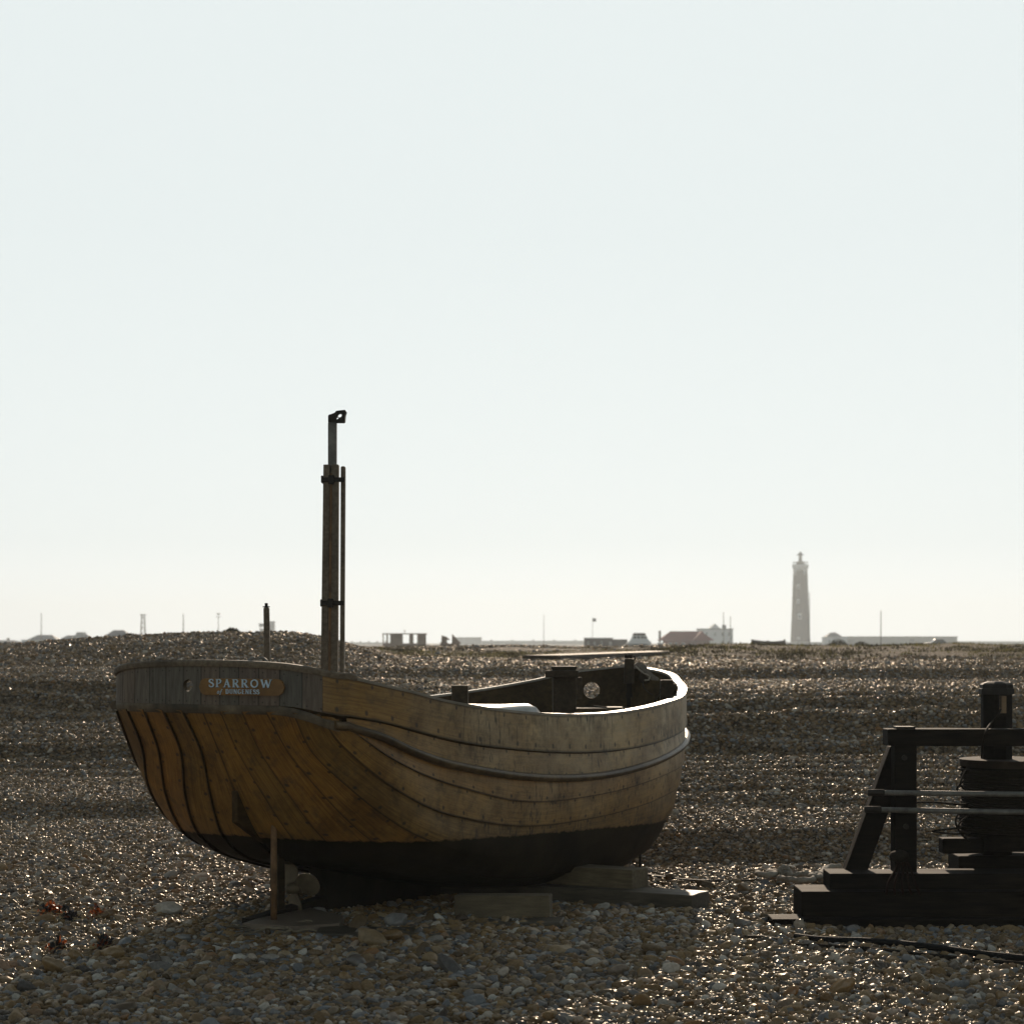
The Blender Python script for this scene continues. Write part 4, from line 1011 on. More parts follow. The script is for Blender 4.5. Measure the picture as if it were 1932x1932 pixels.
# ------------------------------------------------------------------ seaweed on the shingle
M['weed']=plain('dry_black_seaweed',(.02,.014,.01),.6,0,.5,30,.4)
mw,ntw,bw,Lw=newmat('amber_seaweed'); bw.inputs['Base Color'].default_value=(.14,.035,.01,1); bw.inputs['Roughness'].default_value=.4
tr=nd(ntw,'ShaderNodeBsdfTranslucent'); tr.inputs[0].default_value=(.28,.075,.02,1); mx=nd(ntw,'ShaderNodeMixShader'); mx.inputs[0].default_value=.6
Lw.new(bw.outputs[0],mx.inputs[1]); Lw.new(tr.outputs[0],mx.inputs[2]); Lw.new(mx.outputs[0],ntw.nodes['Material Output'].inputs[0]); M['amber']=mw
M['straw']=plain('straw_fibre',(.4,.3,.15),.8,0,.3,20,0)
def clump(x,d,w,label,amber=.3,seed=0):
    rnd=random.Random(seed); X=(x-966)/F*d; z0=gz(X,d); root=empty('seaweed_clump',(X,d,z0),0,label,'seaweed','seaweed clumps on the shingle at lower left')
    mb=MB()
    for i in range(int(70*w/.15)):
        a=rnd.uniform(0,2*PI); r=abs(rnd.gauss(0,.4))*w; c=Vector((r*math.cos(a),r*math.sin(a)*.5,rnd.uniform(.015,.05+.03*(r<w*.3)))); L=rnd.uniform(.015,.045)
        dv=Vector((rnd.uniform(-1,1),rnd.uniform(-1,1),rnd.uniform(-.4,.8))).normalized(); up=dv.orthogonal().normalized(); wd=rnd.uniform(.006,.016)
        cv=Vector((0,0,rnd.uniform(-.01,.02)))
        mb.add([c-up*wd*.5,c+up*wd*.5,c+dv*L*.5+up*wd+cv,c+dv*L*.5-up*wd+cv,c+dv*L+up*wd*.3,c+dv*L-up*wd*.3],[(0,1,2,3),(3,2,4,5)],0 if rnd.random()>amber else 1)
    mb.build('fronds',[M['weed'],M['amber']],root)
    if seed%2==0:
        mb=MB(); mb.lathe((0,.0,-.005),[(.5*w,0),(.52*w,.02),(.4*w,.045),(.2*w,.058),(.03*w,.06)],16,sy=.5); o=mb.build('matted_core',M['weed'],root,smooth=True); roughen(o,.012,1,22,seed)
    mb=MB()
    for i in range(14):
        c=Vector((rnd.uniform(-w,w),rnd.uniform(-w,w)*.5,.03)); P_=[c]
        for k in range(4): c=c+Vector((rnd.uniform(-.05,.05),rnd.uniform(-.03,.03),rnd.uniform(-.008,.012))); P_.append(c)
        mb.tube(spline(P_,3),.0014,4)
    mb.build('stalks',M['straw'],root)
clump(130,11.55,.11,'black matted seaweed clump at the left edge, the higher of the two',.1,2)
clump(195,10.4,.12,'amber and black seaweed clump nearest the camera at lower left',.45,5)
clump(95,11.75,.13,'row of reddish dry weed scraps behind the black clump',.75,7)
clump(185,11.7,.08,'small orange weed scrap right of the black clump',.8,9)
clump(110,10.35,.08,'pale brown weed tuft left of the amber clump',.3,11)
# bleached sticks by the plate
mb=MB(); rnd=random.Random(3)
for i in range(9):
    x=rnd.uniform(420,560); d=rnd.uniform(10.75,11.15); X=(x-966)/F*d; c=Vector((X,d,gz(X,d)+.03)); P_=[c]
    a=rnd.uniform(-.6,.6)
    for k in range(5): a+=rnd.uniform(-.7,.7); c=c+Vector((math.cos(a)*.03,math.sin(a)*.015,rnd.uniform(-.008,.01))); P_.append(c)
    mb.tube(spline(P_,4),[.007]*17+[.006]*4,7)
tag(mb.build('driftwood_litter',wood('bleached_sticks',(.14,.11,.07),(.26,.21,.14),.7)),kind='stuff')

# ------------------------------------------------------------------ far things
M['far_dark']=plain('dark_far_timber',(.06,.045,.035),.8,0,.3,.8,0)
M['roof_red']=plain('red_roof_felt',(.24,.045,.035),.8,0,.2,.6,0)
M['wall_red']=plain('red_brown_boards',(.2,.06,.045),.8,0,.2,.5,0)
M['white']=plain('white_render',(.82,.82,.80),.7,0,.06,.3,0)
M['grey']=plain('grey_render',(.33,.33,.32),.8,0,.12,.3,0)
M['slate']=plain('slate_roof',(.14,.14,.145),.7,0,.2,.5,0)
M['glass']=plain('dark_window_glass',(.05,.06,.07),.15,0,.1,1,0,.7)
M['brick']=plain('dark_tarred_brick',(.085,.06,.04),.8,0,.25,.4,0)
M['metal_far']=plain('grey_far_steel',(.2,.2,.2),.5,.3,.2,1,0)
def far_root(name,x,ybase,d,label,cat,group=None,rz=0):
    p=at(x,ybase,d); return empty(name,p,rz,label,cat,group)
def S(d): return d/F
def fbox(name,par,x0,x1,z0,z1,dep,mat,y0=0,bev=0):
    mb=MB(); mb.box(((x0+x1)/2,y0+dep/2,(z0+z1)/2),(x1-x0,dep,z1-z0)); return mb.build(name,mat,par,bevel=bev)
def gable(name,par,x0,x1,z0,z1,dep,mat,along='x',hip=0,y0=0,over=.2):
    """ridge along x (or along y)"""
    mb=MB(); a,b=x0-over,x1+over; c,d_=y0-over,y0+dep+over
    if along=='x':
        V=[(a,c,z0),(b,c,z0),(b,d_,z0),(a,d_,z0),(a+hip,(c+d_)/2,z1),(b-hip,(c+d_)/2,z1)]
        fs=[(0,1,5,4),(2,3,4,5),(0,4,3),(1,2,5),(0,3,2,1)]
    else:
        V=[(a,c,z0),(b,c,z0),(b,d_,z0),(a,d_,z0),((a+b)/2,c+hip,z1),((a+b)/2,d_-hip,z1)]
        fs=[(0,4,5,3),(1,2,5,4),(0,1,4),(2,3,5),(0,3,2,1)]
    return mb.add(V,fs).build(name,mat,par)
def wins(par,xs,z0,z1,w,y=-.03,mat=None,name='window'):
    for x in xs:
        mb=MB(); mb.box((x,y+.04,(z0+z1)/2),(w,.08,z1-z0)); f=mb.build(name,M['white'],par)
        mb=MB(); mb.box((x,y,(z0+z1)/2),(w*.8,.05,(z1-z0)*.86)); mb.build('pane',mat or M['glass'],f)

# lighthouse
d=900; s=S(d); lh=far_root('lighthouse',1510,1222,d,'tall tapering dark brick lighthouse with gallery and small lantern, right of the white house','lighthouse')
zz=lambda y:(1222-y)*s
mb=MB(); mb.lathe((0,0,0),[(19*s,0),(18*s,zz(1200)),(15.8*s,zz(1150)),(14.2*s,zz(1100)),(13.2*s,zz(1074))],32); mb.build('tower',M['brick'],lh,smooth=True)
mb=MB(); mb.lathe((0,0,0),[(13.3*s,zz(1076)),(15*s,zz(1071)),(15.4*s,zz(1069)),(15.4*s,zz(1066)),(14.6*s,zz(1065.5))],32); mb.build('gallery',M['white'],lh)
mb=MB()
for k in range(20):
    a=2*PI*k/20; mb.bar((14.2*s*math.cos(a),14.2*s*math.sin(a),zz(1066)),(14.2*s*math.cos(a),14.2*s*math.sin(a),zz(1060.5)),.12)
ring=[(14.2*s*math.cos(a),14.2*s*math.sin(a),zz(1060.5)) for a in np.linspace(0,2*PI,33)]; mb.tube(ring,.1,6,cap=False); mb.build('railing',M['metal_far'],lh)
mb=MB(); mb.lathe((0,0,0),[(9*s,zz(1066)),(8*s,zz(1062)),(4.5*s,zz(1059)),(3*s,zz(1058))],24); mb.build('lantern_base',M['brick'],lh,smooth=True)
mb=MB(); mb.lathe((0,0,0),[(3*s,zz(1058)),(3.6*s,zz(1054)),(3*s,zz(1049)),(2.6*s,zz(1048))],20); mb.build('lantern',M['grey'],lh,smooth=True)
mb=MB(); mb.lathe((0,0,0),[(3.2*s,zz(1048)),(7.6*s,zz(1047.6)),(4.2*s,zz(1045)),(2.8*s,zz(1044)),(2.6*s,zz(1042)),(.4*s,zz(1041))],20); mb.build('lantern_roof',M['slate'],lh,smooth=True)
for (x,y,w,h) in ((1504,1107,5,9),(1503.5,1135,5,9),(1506,1163,7,11),(1499,1080,3,8),(1516,1080,4,8),(1504,1205,5,5)):
    rr=np.interp(zz(y),[0,zz(1200),zz(1150),zz(1100),zz(1074)],[18*s,17.3*s,15.8*s,14.2*s,13.2*s]); xo=(x-1510+.0)*s; yo=-math.sqrt(max(.01,rr*rr-xo*xo))
    mb=MB(); mb.box((xo,yo,zz(y)),(w*s,1.0,h*s)); f=mb.build('window',M['white'],lh)
    mb=MB(); mb.box((xo,yo-.49,zz(y)-.3),(w*s*.5,.1,h*s*.55)); mb.build('pane',M['glass'],f)
# low wall/terrace buildings beside lighthouse
d=880; s=S(d); r=far_root('low_wall',1500,1222,d,'long pale boundary wall at the foot of the lighthouse','wall'); fbox('wall_face',r,-75*s,56*s,0,9.5*s,1,M['grey']); fbox('coping',r,-75*s,56*s,9.5*s,10.2*s,1.3,M['white'],-.15)
# white cottage
d=640; s=S(d); r=far_root('white_cottage',1577,1222,d,'white cottage with hipped dark roof between lighthouse and long warehouse','house')
fbox('wall',r,-20*s,22*s,0,20*s,7,M['white']); gable('roof',r,-16*s,12*s,20*s,28.5*s,7,M['slate'],'x',10*s); wins(r,[-12*s,-2*s,8*s],7*s,14*s,3*s)
fbox('porch',r,22*s,36*s,0,15*s,6,M['grey'],1)
# long warehouse
d=760; s=S(d); r=far_root('warehouse',1700,1222,d,'very long low pale warehouse on the skyline right of the lighthouse','building')
fbox('wall',r,-100*s,106*s,0,19.5*s,20,plain('pale_cladding',(.42,.41,.38),.8,0,.08,.2,0)); fbox('roof',r,-101*s,107*s,19.5*s,21*s,20.6,M['slate'],-.3)
mb=MB(); mb.box((20*s,-.1,8*s),(8*s,.3,14*s)); mb.build('door',M['metal_far'],r)
# horizon sea wall, far right and centre
for (x0,x1,d,h,lab) in ((1806,2000,1300,11,'low grey sea wall running off to the right edge'),(868,1105,1250,12,'low hazy ridge-like building line between the hut and the dark shed'),(640,735,1300,9,'low hazy building line right of the mast')):
    s=S(d); r=far_root('sea_wall' if x0>1500 else 'distant_terrace',(x0+x1)/2,1222,d,lab,'wall' if x0>1500 else 'building'); w=(x1-x0)/2*s
    fbox('wall_face',r,-w,w,0,h*s,4,M['grey']); fbox('coping',r,-w,w,h*s,(h+.8)*s,5,M['slate'],-.5)
    if x0<1500:
        for q in range(6):
            xx=-w+w*2*(q+.5)/6; fbox('chimney',r,xx-.6,xx+.6,h*s,(h+3)*s,1.5,M['grey'],1)
d=1200; s=S(d); r=far_root('distant_hall',884,1222,d,'hazy flat topped hall just right of the rusted winch wreck','building'); fbox('wall',r,-24*s,24*s,0,18*s,20,M['grey']); fbox('roof',r,-24.5*s,24.5*s,18*s,19.5*s,21,M['slate'],-.5)
# white two storey house
d=640; s=S(d); r=far_root('white_house',1351,1226,d,'white two-storey house with small gables and chimney behind the red-roofed bungalow','house')
fbox('wall',r,-32*s,32*s,0,38*s,8,M['white']); fbox('parapet',r,-33*s,33*s,38*s,40*s,8.4,M['grey'],-.2)
gable('roof',r,-10*s,8*s,40*s,49*s,6,M['white'],'y',0,1); fbox('chimney',r,14*s,21*s,40*s,47*s,1.5,M['grey'],3); wins(r,[-18*s,-2*s,12*s,24*s],25*s,33*s,3.5*s); wins(r,[-18*s,12*s,24*s],9*s,17*s,3.5*s)
# red bungalow
d=430; s=S(d); r=far_root('red_bungalow',1295,1226,d,'red-roofed timber bungalow with gable and chimney in front of the white house','house')
fbox('wall',r,-40*s,44*s,0,18*s,7,M['wall_red']); gable('roof',r,-50*s,52*s,17*s,35*s,7,M['roof_red'],'x',24*s); gable('roof',r,12*s,42*s,17*s,35*s,5,M['roof_red'],'y',0,-3)
fbox('gable_wall',r,16*s,40*s,0,17*s,4,M['wall_red'],-2.5); fbox('chimney',r,-50*s,-46*s,14*s,36*s,.8,M['brick'],3); wins(r,[-30*s,-20*s,-6*s,24*s,33*s],7*s,13*s,5*s)
fbox('veranda',r,44*s,60*s,0,12*s,3,M['white'],1); fbox('side_wall',r,-52*s,-40*s,0,13*s,3,M['grey'],2)
# white campervan-shaped wheelhouse
d=330; s=S(d); r=far_root('white_motorboat',1202,1225,d,'white boat with raked wheelhouse parked left of the red bungalow','boat')
mb=MB(); mb.prism([(-29*s,2*s),(26*s,2*s),(27*s,13*s),(22*s,17*s),(-12*s,17*s)],(0,2.4,0),(1,0,0),(0,0,1),2.4); mb.build('hull',M['white'],r)
mb=MB(); mb.prism([(-12*s,17*s),(22*s,17*s),(16*s,28*s),(-6*s,28*s)],(0,2.1,0),(1,0,0),(0,0,1),1.8); wh=mb.build('wheelhouse',M['white'],r)
mb=MB(); mb.prism([(-8*s,26*s),(18*s,26*s),(15*s,30.5*s),(-5*s,30.5*s)],(0,2.2,0),(1,0,0),(0,0,1),2.0); mb.build('roof',M['far_dark'],wh)
for x in (-4,3,10,16): fbox('window',wh,(x-2.6)*s,(x+2.6)*s,20*s,24*s,.1,M['glass'],.25)
for x in (-20,-2,18): fbox('trailer_leg',r,(x-1.5)*s,(x+1.5)*s,-2*s,3*s,.5,M['far_dark'],.6)
fbox('stripe',r,-22*s,20*s,6*s,10*s,.06,M['slate'],-.03)
# dark sheds
d=345; s=S(d); r=far_root('long_shed',1140,1225,d,'long dark timber shed left of the white motorboat','shed'); fbox('wall',r,-37*s,16*s,0,20*s,3,M['far_dark']); fbox('roof',r,-38*s,17*s,20*s,21.5*s,3.4,M['slate'],-.2)
fbox('lean_to',r,16*s,44*s,0,18.5*s,2.6,M['far_dark'],.4); fbox('door',r,9*s,14*s,2*s,14*s,.1,M['grey'],-.1); wins(r,[-30*s,-18*s,-5*s],9*s,14*s,3*s)
# rusted hut frame
d=300; s=S(d); r=far_root('ruined_hut',763,1224,d,'roofed dark ruined hut with open window gaps on the skyline','hut')
V=[]; mb=MB(); mb.box((0,1,29*s-s),(84*s,2,2*s)); mb.build('roof',M['rust'],r)
for x0,x1 in ((-41,-39),(-34,-31),(-27,-3),(9,17),(24,41)): fbox('wall_panel',r,x0*s,x1*s,0,28*s,.15,M['rust'],.1)
for x0,x1 in ((-39,-34),(-31,-27),(-3,9),(17,24)): fbox('wall_panel',r,x0*s,x1*s,0,10*s,.12,M['rust'],.12)
mb=MB(); mb.bar((0,1,29*s),(0,1,34*s),.06); mb.bar((-3*s,1,34*s),(2*s,1,34*s),.06); mb.build('vent_pipe',M['rust'],r)
# winch wreck
d=230; s=S(d); r=far_root('rusted_winch',850,1224,d,'rusted winch wreck with two pointed plates, right of the ruined hut','winch')
mb=MB(); mb.prism([(2*s,0),(20*s,10*s),(3*s,28*s)],(0,.2,0),(1,0,0),(0,0,1),.2); mb.build('plate',M['rust'],r)
mb=MB(); mb.prism([(-18*s,0),(-8*s,0),(-6*s,22*s),(-17*s,25*s)],(0,.2,0),(1,0,0),(0,0,1),.2); mb.build('plate',M['rust'],r)
mb=MB(); mb.tube([(-16*s,.1,22*s),(-2*s,.1,17*s)],1.6*s,8); mb.tube([(-18*s,.1,8*s),(6*s,.1,8*s)],2*s,10); mb.build('axle',M['rust'],r)
mb=MB(); ring=[(-12*s+7*s*math.cos(a),-.1,7*s+7*s*math.sin(a)) for a in np.linspace(0,2*PI,25)]; mb.tube(ring,.9*s,6,cap=False)
for a in (0,1.05,2.1): mb.bar((-12*s-7*s*math.cos(a),-.1,7*s-7*s*math.sin(a)),(-12*s+7*s*math.cos(a),-.1,7*s+7*s*math.sin(a)),.06)
mb.build('wheel',M['rust'],r)
# beached boat hull on skyline
d=170; s=S(d); r=far_root('beached_hull',1450,1219,d,'dark upturned-looking hull lying on the bank left of the lighthouse','boat')
mb=MB(); V=[];n=14
for i in range(n+1):
    u_=i/n; x=(-32+64*u_)*s; w=.75*math.sin(PI*min(1,max(.0,u_*.9+.08)))**.5; sh_=(9.5+3.0*(2*u_-1)**2-1.5*u_)*s
    V+=[(x,-w,sh_),(x,-w*.7,1*s),(x,0,-1*s),(x,w*.7,1*s),(x,w,sh_)]
fs=[(i*5+k,i*5+k+1,(i+1)*5+k+1,(i+1)*5+k) for i in range(n) for k in range(4)]
mb.add(V,fs); mb.build('hull',M['far_dark'],r)
fbox('thwart',r,-3*s,1*s,6*s,10*s,1.0,M['far_dark'],-.5); fbox('stem',r,29*s,31*s,4*s,13*s,.1,M['far_dark'],-.05)
# parked car
d=340; s=S(d); r=far_root('parked_car',1768,1220,d,'dark car with white roof glare parked on the skyline at right','car')
mb=MB(); mb.prism([(-24*s,2*s),(21*s,2*s),(22*s,6*s),(19*s,8*s),(-10*s,8*s),(-22*s,6*s),(-25*s,4*s)],(0,1.7,0),(1,0,0),(0,0,1),1.7); mb.build('body',plain('dark_green_paint',(.03,.05,.045),.3,0,.1,1,0),r)
mb=MB(); mb.prism([(-9*s,8*s),(18*s,8*s),(12*s,13*s),(-3*s,13*s)],(0,1.6,0),(1,0,0),(0,0,1),1.5); mb.build('cabin',M['glass'],r)
mb=MB(); mb.prism([(-4*s,13*s),(13*s,13*s),(11*s,13.8*s),(-2*s,13.8*s)],(0,1.6,0),(1,0,0),(0,0,1),1.5); mb.build('roof',M['metal_far'],r)
for x in (-16,13):
    for yy in (0,1.5):
        mb=MB(); mb.tube([(x*s,yy,2.6*s),(x*s,yy+.2,2.6*s)],3.4*s,14); mb.build('wheel',M['hose'],r)
mb=MB(); mb.box((-24.5*s,.4,5*s),(.15,.35,.12)); mb.build('headlight',M['white'],r)
# poles
def pole(x,y0,y1,d,label,w=.12,kind='plain',cat='pole'):
    s=S(d); r=far_root({'plain':'utility_pole','flag':'flagpole','lattice':'lattice_mast','double':'utility_pole'}[kind],x,y1,d,label,cat,'poles and masts on the skyline'); h=(y1-y0)*s
    mb=MB(); 
    if kind=='lattice':
        for sx in (-1,1):
            for sy in (-1,1): mb.bar((sx*h*.09,sy*h*.09,0),(sx*h*.05,sy*h*.05,h),w)
        for k in range(5):
            z0=h*k/5; z1=h*(k+1)/5; a=.09-.04*k/5; b=.09-.04*(k+1)/5
            for q in (-1,1): mb.bar((-q*a*h,-a*h,z0),(q*b*h,-b*h,z1),w*.6)
        mb.box((0,0,h),(h*.2,h*.2,.4))
    else: mb.tube([(0,0,0),(0,0,h)],[w,w*.6],8)
    mb.build('mast' if kind=='lattice' else 'shaft',M['far_dark'] if w>.09 else M['metal_far'],r)
    if kind=='flag':
        mb=MB(); n=6; V=[(k*.14,.05*math.sin(k*1.3),z) for z in (h-.2,h-.85) for k in range(n)]; V2=[(v[0],v[1]+.01,v[2]) for v in V]
        mb.add(V,[(k,k+1,n+k+1,n+k) for k in range(n-1)]); mb.build('flag',M['slate'],r)
    if kind=='double':
        mb=MB(); mb.box((0,0,h*.86),(1.4,.12,.12)); mb.box((0,0,h*.97),(1.0,.3,.3)); mb.build('crossarm',M['far_dark'],r)
pole(78,1157,1224,520,'thin dark pole above the leftmost low roofs',.14)
pole(270,1160,1210,900,'hazy lattice mast on the skyline left of centre-left bank',.25,'lattice','mast')
pole(346,1158,1210,420,'plain dark pole rising from the left bank, right of the lattice mast',.12)
pole(412,1157,1210,600,'pole with crossarm at the dark bush on the left bank',.12,'double')
pole(1026,1160,1222,330,'thin pale pole above the far plain before the grey platform',.05)
pole(1118,1165,1215,400,'flagpole with small dark flag over the long shed',.05,'flag','flagpole')
pole(1365,1155,1224,420,'left of two poles before the white house',.10)
pole(1378,1163,1224,430,'right of two poles before the white house',.10)
pole(1527,1118,1222,480,'dark pole standing against the right side of the lighthouse',.13)
pole(1662,1152,1222,420,'dark pole before the long warehouse',.12)
# left skyline
d=560; s=S(d); r=far_root('low_bungalow',118,1222,d,'long low bungalow with shallow roofs on the left skyline under the thin pole','house')
fbox('wall',r,-78*s,40*s,0,15*s,6,M['white']); gable('roof',r,-66*s,-10*s,14*s,24*s,7,M['slate'],'x',16*s,-.5); gable('roof',r,-8*s,42*s,14*s,23*s,7,M['slate'],'x',14*s,-.5)
wins(r,[-60*s,-40*s,-22*s,10*s,28*s],5*s,12*s,4*s)
d=520; s=S(d); r=far_root('flat_roofed_hut',150,1222,d,'small flat dormered hut at the right end of the leftmost bungalow','hut'); fbox('wall',r,-10*s,12*s,0,22*s,4,M['grey']); gable('roof',r,-18*s,20*s,17*s,25*s,5,M['slate'],'x',10*s,-.5); fbox('dormer',r,-7*s,7*s,22*s,29*s,3,M['grey'],.5)
d=600; s=S(d); r=far_root('low_bungalow',10,1224,d,'low grey bungalow cut by the left picture edge','house'); fbox('wall',r,-60*s,30*s,0,12*s,6,M['grey']); gable('roof',r,-60*s,30*s,12*s,16*s,6,M['slate'],'x',20*s); fbox('chimney',r,-2*s,2*s,14*s,20*s,1,M['brick'],3)
d=430; s=S(d); r=far_root('tent_roofed_house',216,1222,d,'broad grey hipped roof peeping over the left bank','house'); fbox('wall',r,-30*s,34*s,0,12*s,6,M['grey']); gable('roof',r,-34*s,40*s,11*s,33*s,7,M['slate'],'x',29*s,-.5)
d=900; s=S(d); r=far_root('lookout_tower',496,1222,d,'small glazed lookout tower left of the iron-capped post','tower'); fbox('base',r,-6*s,6*s,0,36*s,4,M['grey']); fbox('cabin',r,-7*s,7*s,39*s,44*s,5,M['glass'],-.5); fbox('roof',r,-8*s,8*s,44*s,45.5*s,5.5,M['slate'],-.7)
for x in (-5.5,5.5): fbox('pillar',r,(x-.5)*s,(x+.5)*s,36*s,39*s,.5,M['grey'])
d=950; s=S(d); r=far_root('tower_block',512,1222,d,'plain hazy tower block right of the iron-capped post','tower'); fbox('wall',r,-5.5*s,5*s,0,48*s,4,M['grey']); fbox('parapet',r,-6*s,5.5*s,48*s,49.5*s,4.4,M['slate'],-.2)

# raised track / jetty beyond the bow
d=52; s=S(d); pA=at(1022,1240,37); pB=at(1278,1230,52)
tr_=empty('timber_trackway',pA,0,'long raised plank trackway in the shingle beyond the bow','trackway'); dv=pB-pA
mb=MB(); mb.bar((0,0,0),dv,.7,.07); mb.build('deck_planks',M['dark_wood'],tr_)
for k,f in enumerate((.02,.2,.38,.55)):
    mb=MB(); c=dv*f; mb.box((c.x,c.y,c.z-.2),(.5,.7,.34)); mb.build('trestle',M['sleeper_wood'],tr_)
# pole lying on the left bank
mb=MB(); mb.tube([at(714,1230,40),at(770,1252,35)],.04,8); 
o=mb.build('fallen_pole',M['dark_wood'],smooth=True); tag(o,'slim fallen pole lying down the end of the left bank, the left one','pole','fallen poles on the left bank')
mb=MB(); mb.tube([at(748,1243,38),at(800,1258,34.5)],.035,8); o=mb.build('fallen_pole',M['dark_wood'],smooth=True); tag(o,'shorter fallen pole at the foot of the left bank, the right one','pole','fallen poles on the left bank')

# grass and scrub in the dune belt, bushes
def blades(name,pts,mat,kind='stuff',hh=(.04,.14),root=None):
    mb=MB()
    for (x,y,z,sp,nb) in pts:
        for i in range(nb):
            a=random.uniform(0,2*PI); r=random.random()**.7*sp; bx=x+r*math.cos(a); by=y+r*math.sin(a); h=random.uniform(*hh)*(1-.5*r/sp); lean=Vector((math.cos(a)*r/sp*.5+random.uniform(-.3,.3),random.uniform(-.4,.4),1)).normalized()*h
            w=random.uniform(.012,.03); t=random.uniform(0,PI); dx,dy=math.cos(t)*w,math.sin(t)*w
            b0=Vector((bx,by,z-.03)); mb.add([b0-Vector((dx,dy,0)),b0+Vector((dx,dy,0)),b0+lean],[(0,1,2)])
    o=mb.build(name,mat)
    return o
def leafmat(name,c1,c2):
    m,nt,b,L=newmat(name); tc=nd(nt,'ShaderNodeTexCoord'); n=nd(nt,'ShaderNodeTexNoise',Scale=1.5,Detail=4.0); L.new(tc.outputs['Object'],n.inputs[0])
    r=ramp(nt,[(.35,c1),(.65,c2)]); L.new(n.outputs[0],r.inputs[0]); L.new(r.outputs[0],b.inputs['Base Color']); b.inputs['Roughness'].default_value=.7
    t=nd(nt,'ShaderNodeBsdfTranslucent'); L.new(r.outputs[0],t.inputs[0]); x=nd(nt,'ShaderNodeMixShader'); x.inputs[0].default_value=.45; L.new(b.outputs[0],x.inputs[1]); L.new(t.outputs[0],x.inputs[2]); L.new(x.outputs[0],nt.nodes['Material Output'].inputs[0]); return m
M['grass']=leafmat('dune_grass_blades',(.09,.085,.03),(.2,.17,.06))
pts=[]
for i in range(2600):
    y=random.uniform(45,110) if random.random()<.5 else random.uniform(45,62); px_=random.uniform(640,1990) if random.random()<.92 else random.uniform(-40,640); x=(px_-966)/F*y
    if vnoise(x*.13+3,y*.1)<.0+random.uniform(-.1,.1): continue
    pts.append((x,y,hz(x,y),random.uniform(.15,.5),14))
tag(blades('dune_grass',pts,M['grass']),kind='stuff')
M['scrub']=leafmat('dark_scrub_leaves',(.025,.022,.010),(.06,.048,.02))
pts=[]
for i in range(420):
    y=random.uniform(45,85) if random.random()<.7 else random.uniform(44,52); px_=random.uniform(700,1990); x=(px_-966)/F*y
    pts.append((x,y,hz(x,y),random.uniform(.25,1.1),90))
tag(blades('dune_scrub',pts,M['scrub'],hh=(.03,.13)),kind='stuff')
def bush(x,y,d,w,h,label,mat=None):
    p=at(x,y,d); root=empty('gorse_bush',p,0,label,'bush','scrub bushes along the shingle banks'); mb=MB(); rnd=random.Random(int(x))
    for i in range(420):
        a=rnd.uniform(0,2*PI); r=rnd.random()**.5; zz_=rnd.random()**.8*(1-r*r*.8)
        c=Vector((r*w/2*math.cos(a),r*w/2*math.sin(a),zz_*h)); L=.12*h+.04; dv=Vector((rnd.uniform(-1,1),rnd.uniform(-1,1),rnd.uniform(0,1.3))).normalized(); o_=dv.orthogonal().normalized()*L*.35
        mb.add([c-o_,c+o_,c+dv*L],[(0,1,2)])
    mb.build('foliage',mat or M['scrub'],root)
    mb=MB(); 
    for k in range(5): a=k*1.25; mb.tube([(0,0,-.1),(w*.25*math.cos(a),w*.25*math.sin(a),h*.6)],[.03*h+.01,.01],5)
    mb.build('stem',M['far_dark'],root)
M['scrub']=leafmat('dark_scrub_leaves',(.025,.025,.012),(.06,.05,.02))
bush(437,1197,43,.42,.12,'dark bush on top of the left bank under the crossarm pole')
bush(245,1203,42,.3,.07,'small dark tuft on the left bank beside the hipped roof')
bush(1581,1219,115,1.1,.42,'dark spiky bush on the skyline before the white cottage')
bush(1625,1219,110,.8,.25,'small low bush left of the warehouse pole')
bush(1440,1297,33,.35,.12,'dark weed tuft alone on the open shingle above the winch')
bush(1505,1240,70,1.6,.25,'low scrub patch on the bank below the lighthouse')
bush(1600,1236,75,1.8,.3,'low scrub patch on the bank below the white cottage')
bush(1880,1238,70,1.5,.28,'low scrub patch on the bank at the far right')
bush(1420,1236,72,1.6,.35,'low scrub patch on the bank under the beached hull')

# ------------------------------------------------------------------ haze
mh=bpy.data.materials.new('sea_haze'); mh.use_nodes=True; nt=mh.node_tree; nt.nodes.remove(nt.nodes['Principled BSDF'])
pv=nt.nodes.new('ShaderNodeVolumePrincipled'); pv.inputs['Color'].default_value=(.82,.92,1,1); pv.inputs['Density'].default_value=.00042; pv.inputs['Anisotropy'].default_value=.4
nt.links.new(pv.outputs[0],nt.nodes['Material Output'].inputs['Volume'])
o=MB().box((0,1300,24),(3200,2660,56)).build('haze',mh); tag(o,kind='stuff')

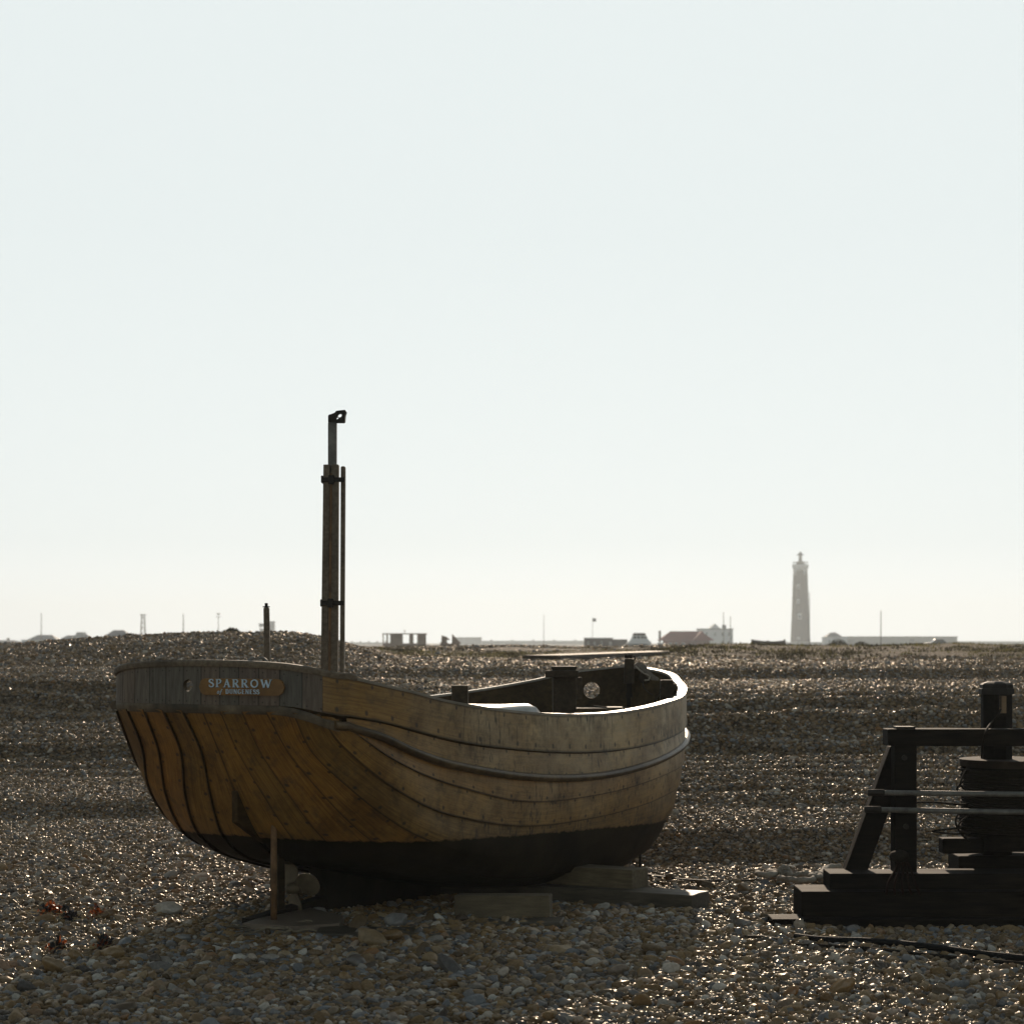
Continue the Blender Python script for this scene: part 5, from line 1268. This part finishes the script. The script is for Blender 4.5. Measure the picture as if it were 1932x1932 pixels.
# ------------------------------------------------------------------ light
EXP=0.2
SEL,SAZ=17.0,4.0       # sun: elevation, degrees right of the view direction
w=bpy.data.worlds.new('World'); sc.world=w; w.use_nodes=True; nt=w.node_tree; bg=nt.nodes['Background']
sky=nt.nodes.new('ShaderNodeTexSky'); sky.sky_type='NISHITA'; sky.sun_disc=False; sky.sun_elevation=math.radians(SEL); sky.sun_rotation=math.radians(SAZ); sky.air_density=1.0; sky.dust_density=2.0; sky.ozone_density=1.0
def vm(op,a,b):
    n=nt.nodes.new('ShaderNodeVectorMath'); n.operation=op
    for i,v in enumerate((a,b)):
        if isinstance(v,bpy.types.NodeSocket): nt.links.new(v,n.inputs[i])
        else: n.inputs[i].default_value=v
    return n.outputs[0]
SKY=.10
k=2**(-EXP)
# the bright hazy sky tops out at an even near-white, a touch brighter at the horizon
tc=nt.nodes.new('ShaderNodeTexCoord'); sp=nt.nodes.new('ShaderNodeSeparateXYZ'); nt.links.new(tc.outputs['Generated'],sp.inputs[0])
r=ramp(nt,[(0,(1.05*k,1.08*k,1.07*k)),(.05,(.86*k,.92*k,.915*k)),(.2,(.80*k,.868*k,.872*k)),(1,(.80*k,.868*k,.872*k))]); nt.links.new(sp.outputs[2],r.inputs[0])
lit=vm('MULTIPLY',sky.outputs[0],(SKY*1.17,SKY,SKY*.76))
bwn=nt.nodes.new('ShaderNodeRGBToBW'); nt.links.new(lit,bwn.inputs[0])
mr=nt.nodes.new('ShaderNodeMapRange'); mr.interpolation_type='SMOOTHSTEP'; mr.inputs[1].default_value=.3*k; mr.inputs[2].default_value=.6*k; nt.links.new(bwn.outputs[0],mr.inputs[0])
nt.links.new(mixc(nt,mr.outputs[0],lit,r.outputs[0]),bg.inputs[0]); bg.inputs[1].default_value=1.0
sl=bpy.data.lights.new('sun','SUN'); sl.energy=3.2; sl.angle=math.radians(.5); sl.color=(1,.80,.60)
so=bpy.data.objects.new('sun',sl); COL.objects.link(so)
e,a=math.radians(SEL),math.radians(SAZ)
sd=Vector((math.sin(a)*math.cos(e),math.cos(a)*math.cos(e),math.sin(e)))
so.rotation_euler=sd.to_track_quat('Z','Y').to_euler()

cam=bpy.data.cameras.new('camera'); co=bpy.data.objects.new('camera',cam); COL.objects.link(co); sc.camera=co
co.location=(0,0,EYE); co.rotation_euler=(PI/2,0,0); cam.sensor_width=36; cam.sensor_fit='HORIZONTAL'
cam.lens=F/1932*36; cam.shift_y=(HZ-966)/1932; cam.clip_end=20000; cam.clip_start=.1
cam.dof.use_dof=True; cam.dof.focus_distance=11.6; cam.dof.aperture_fstop=5.0
vs=sc.view_settings; vs.view_transform='Standard'; vs.look='None'; vs.gamma=1; vs.exposure=EXP; vs.use_curve_mapping=False
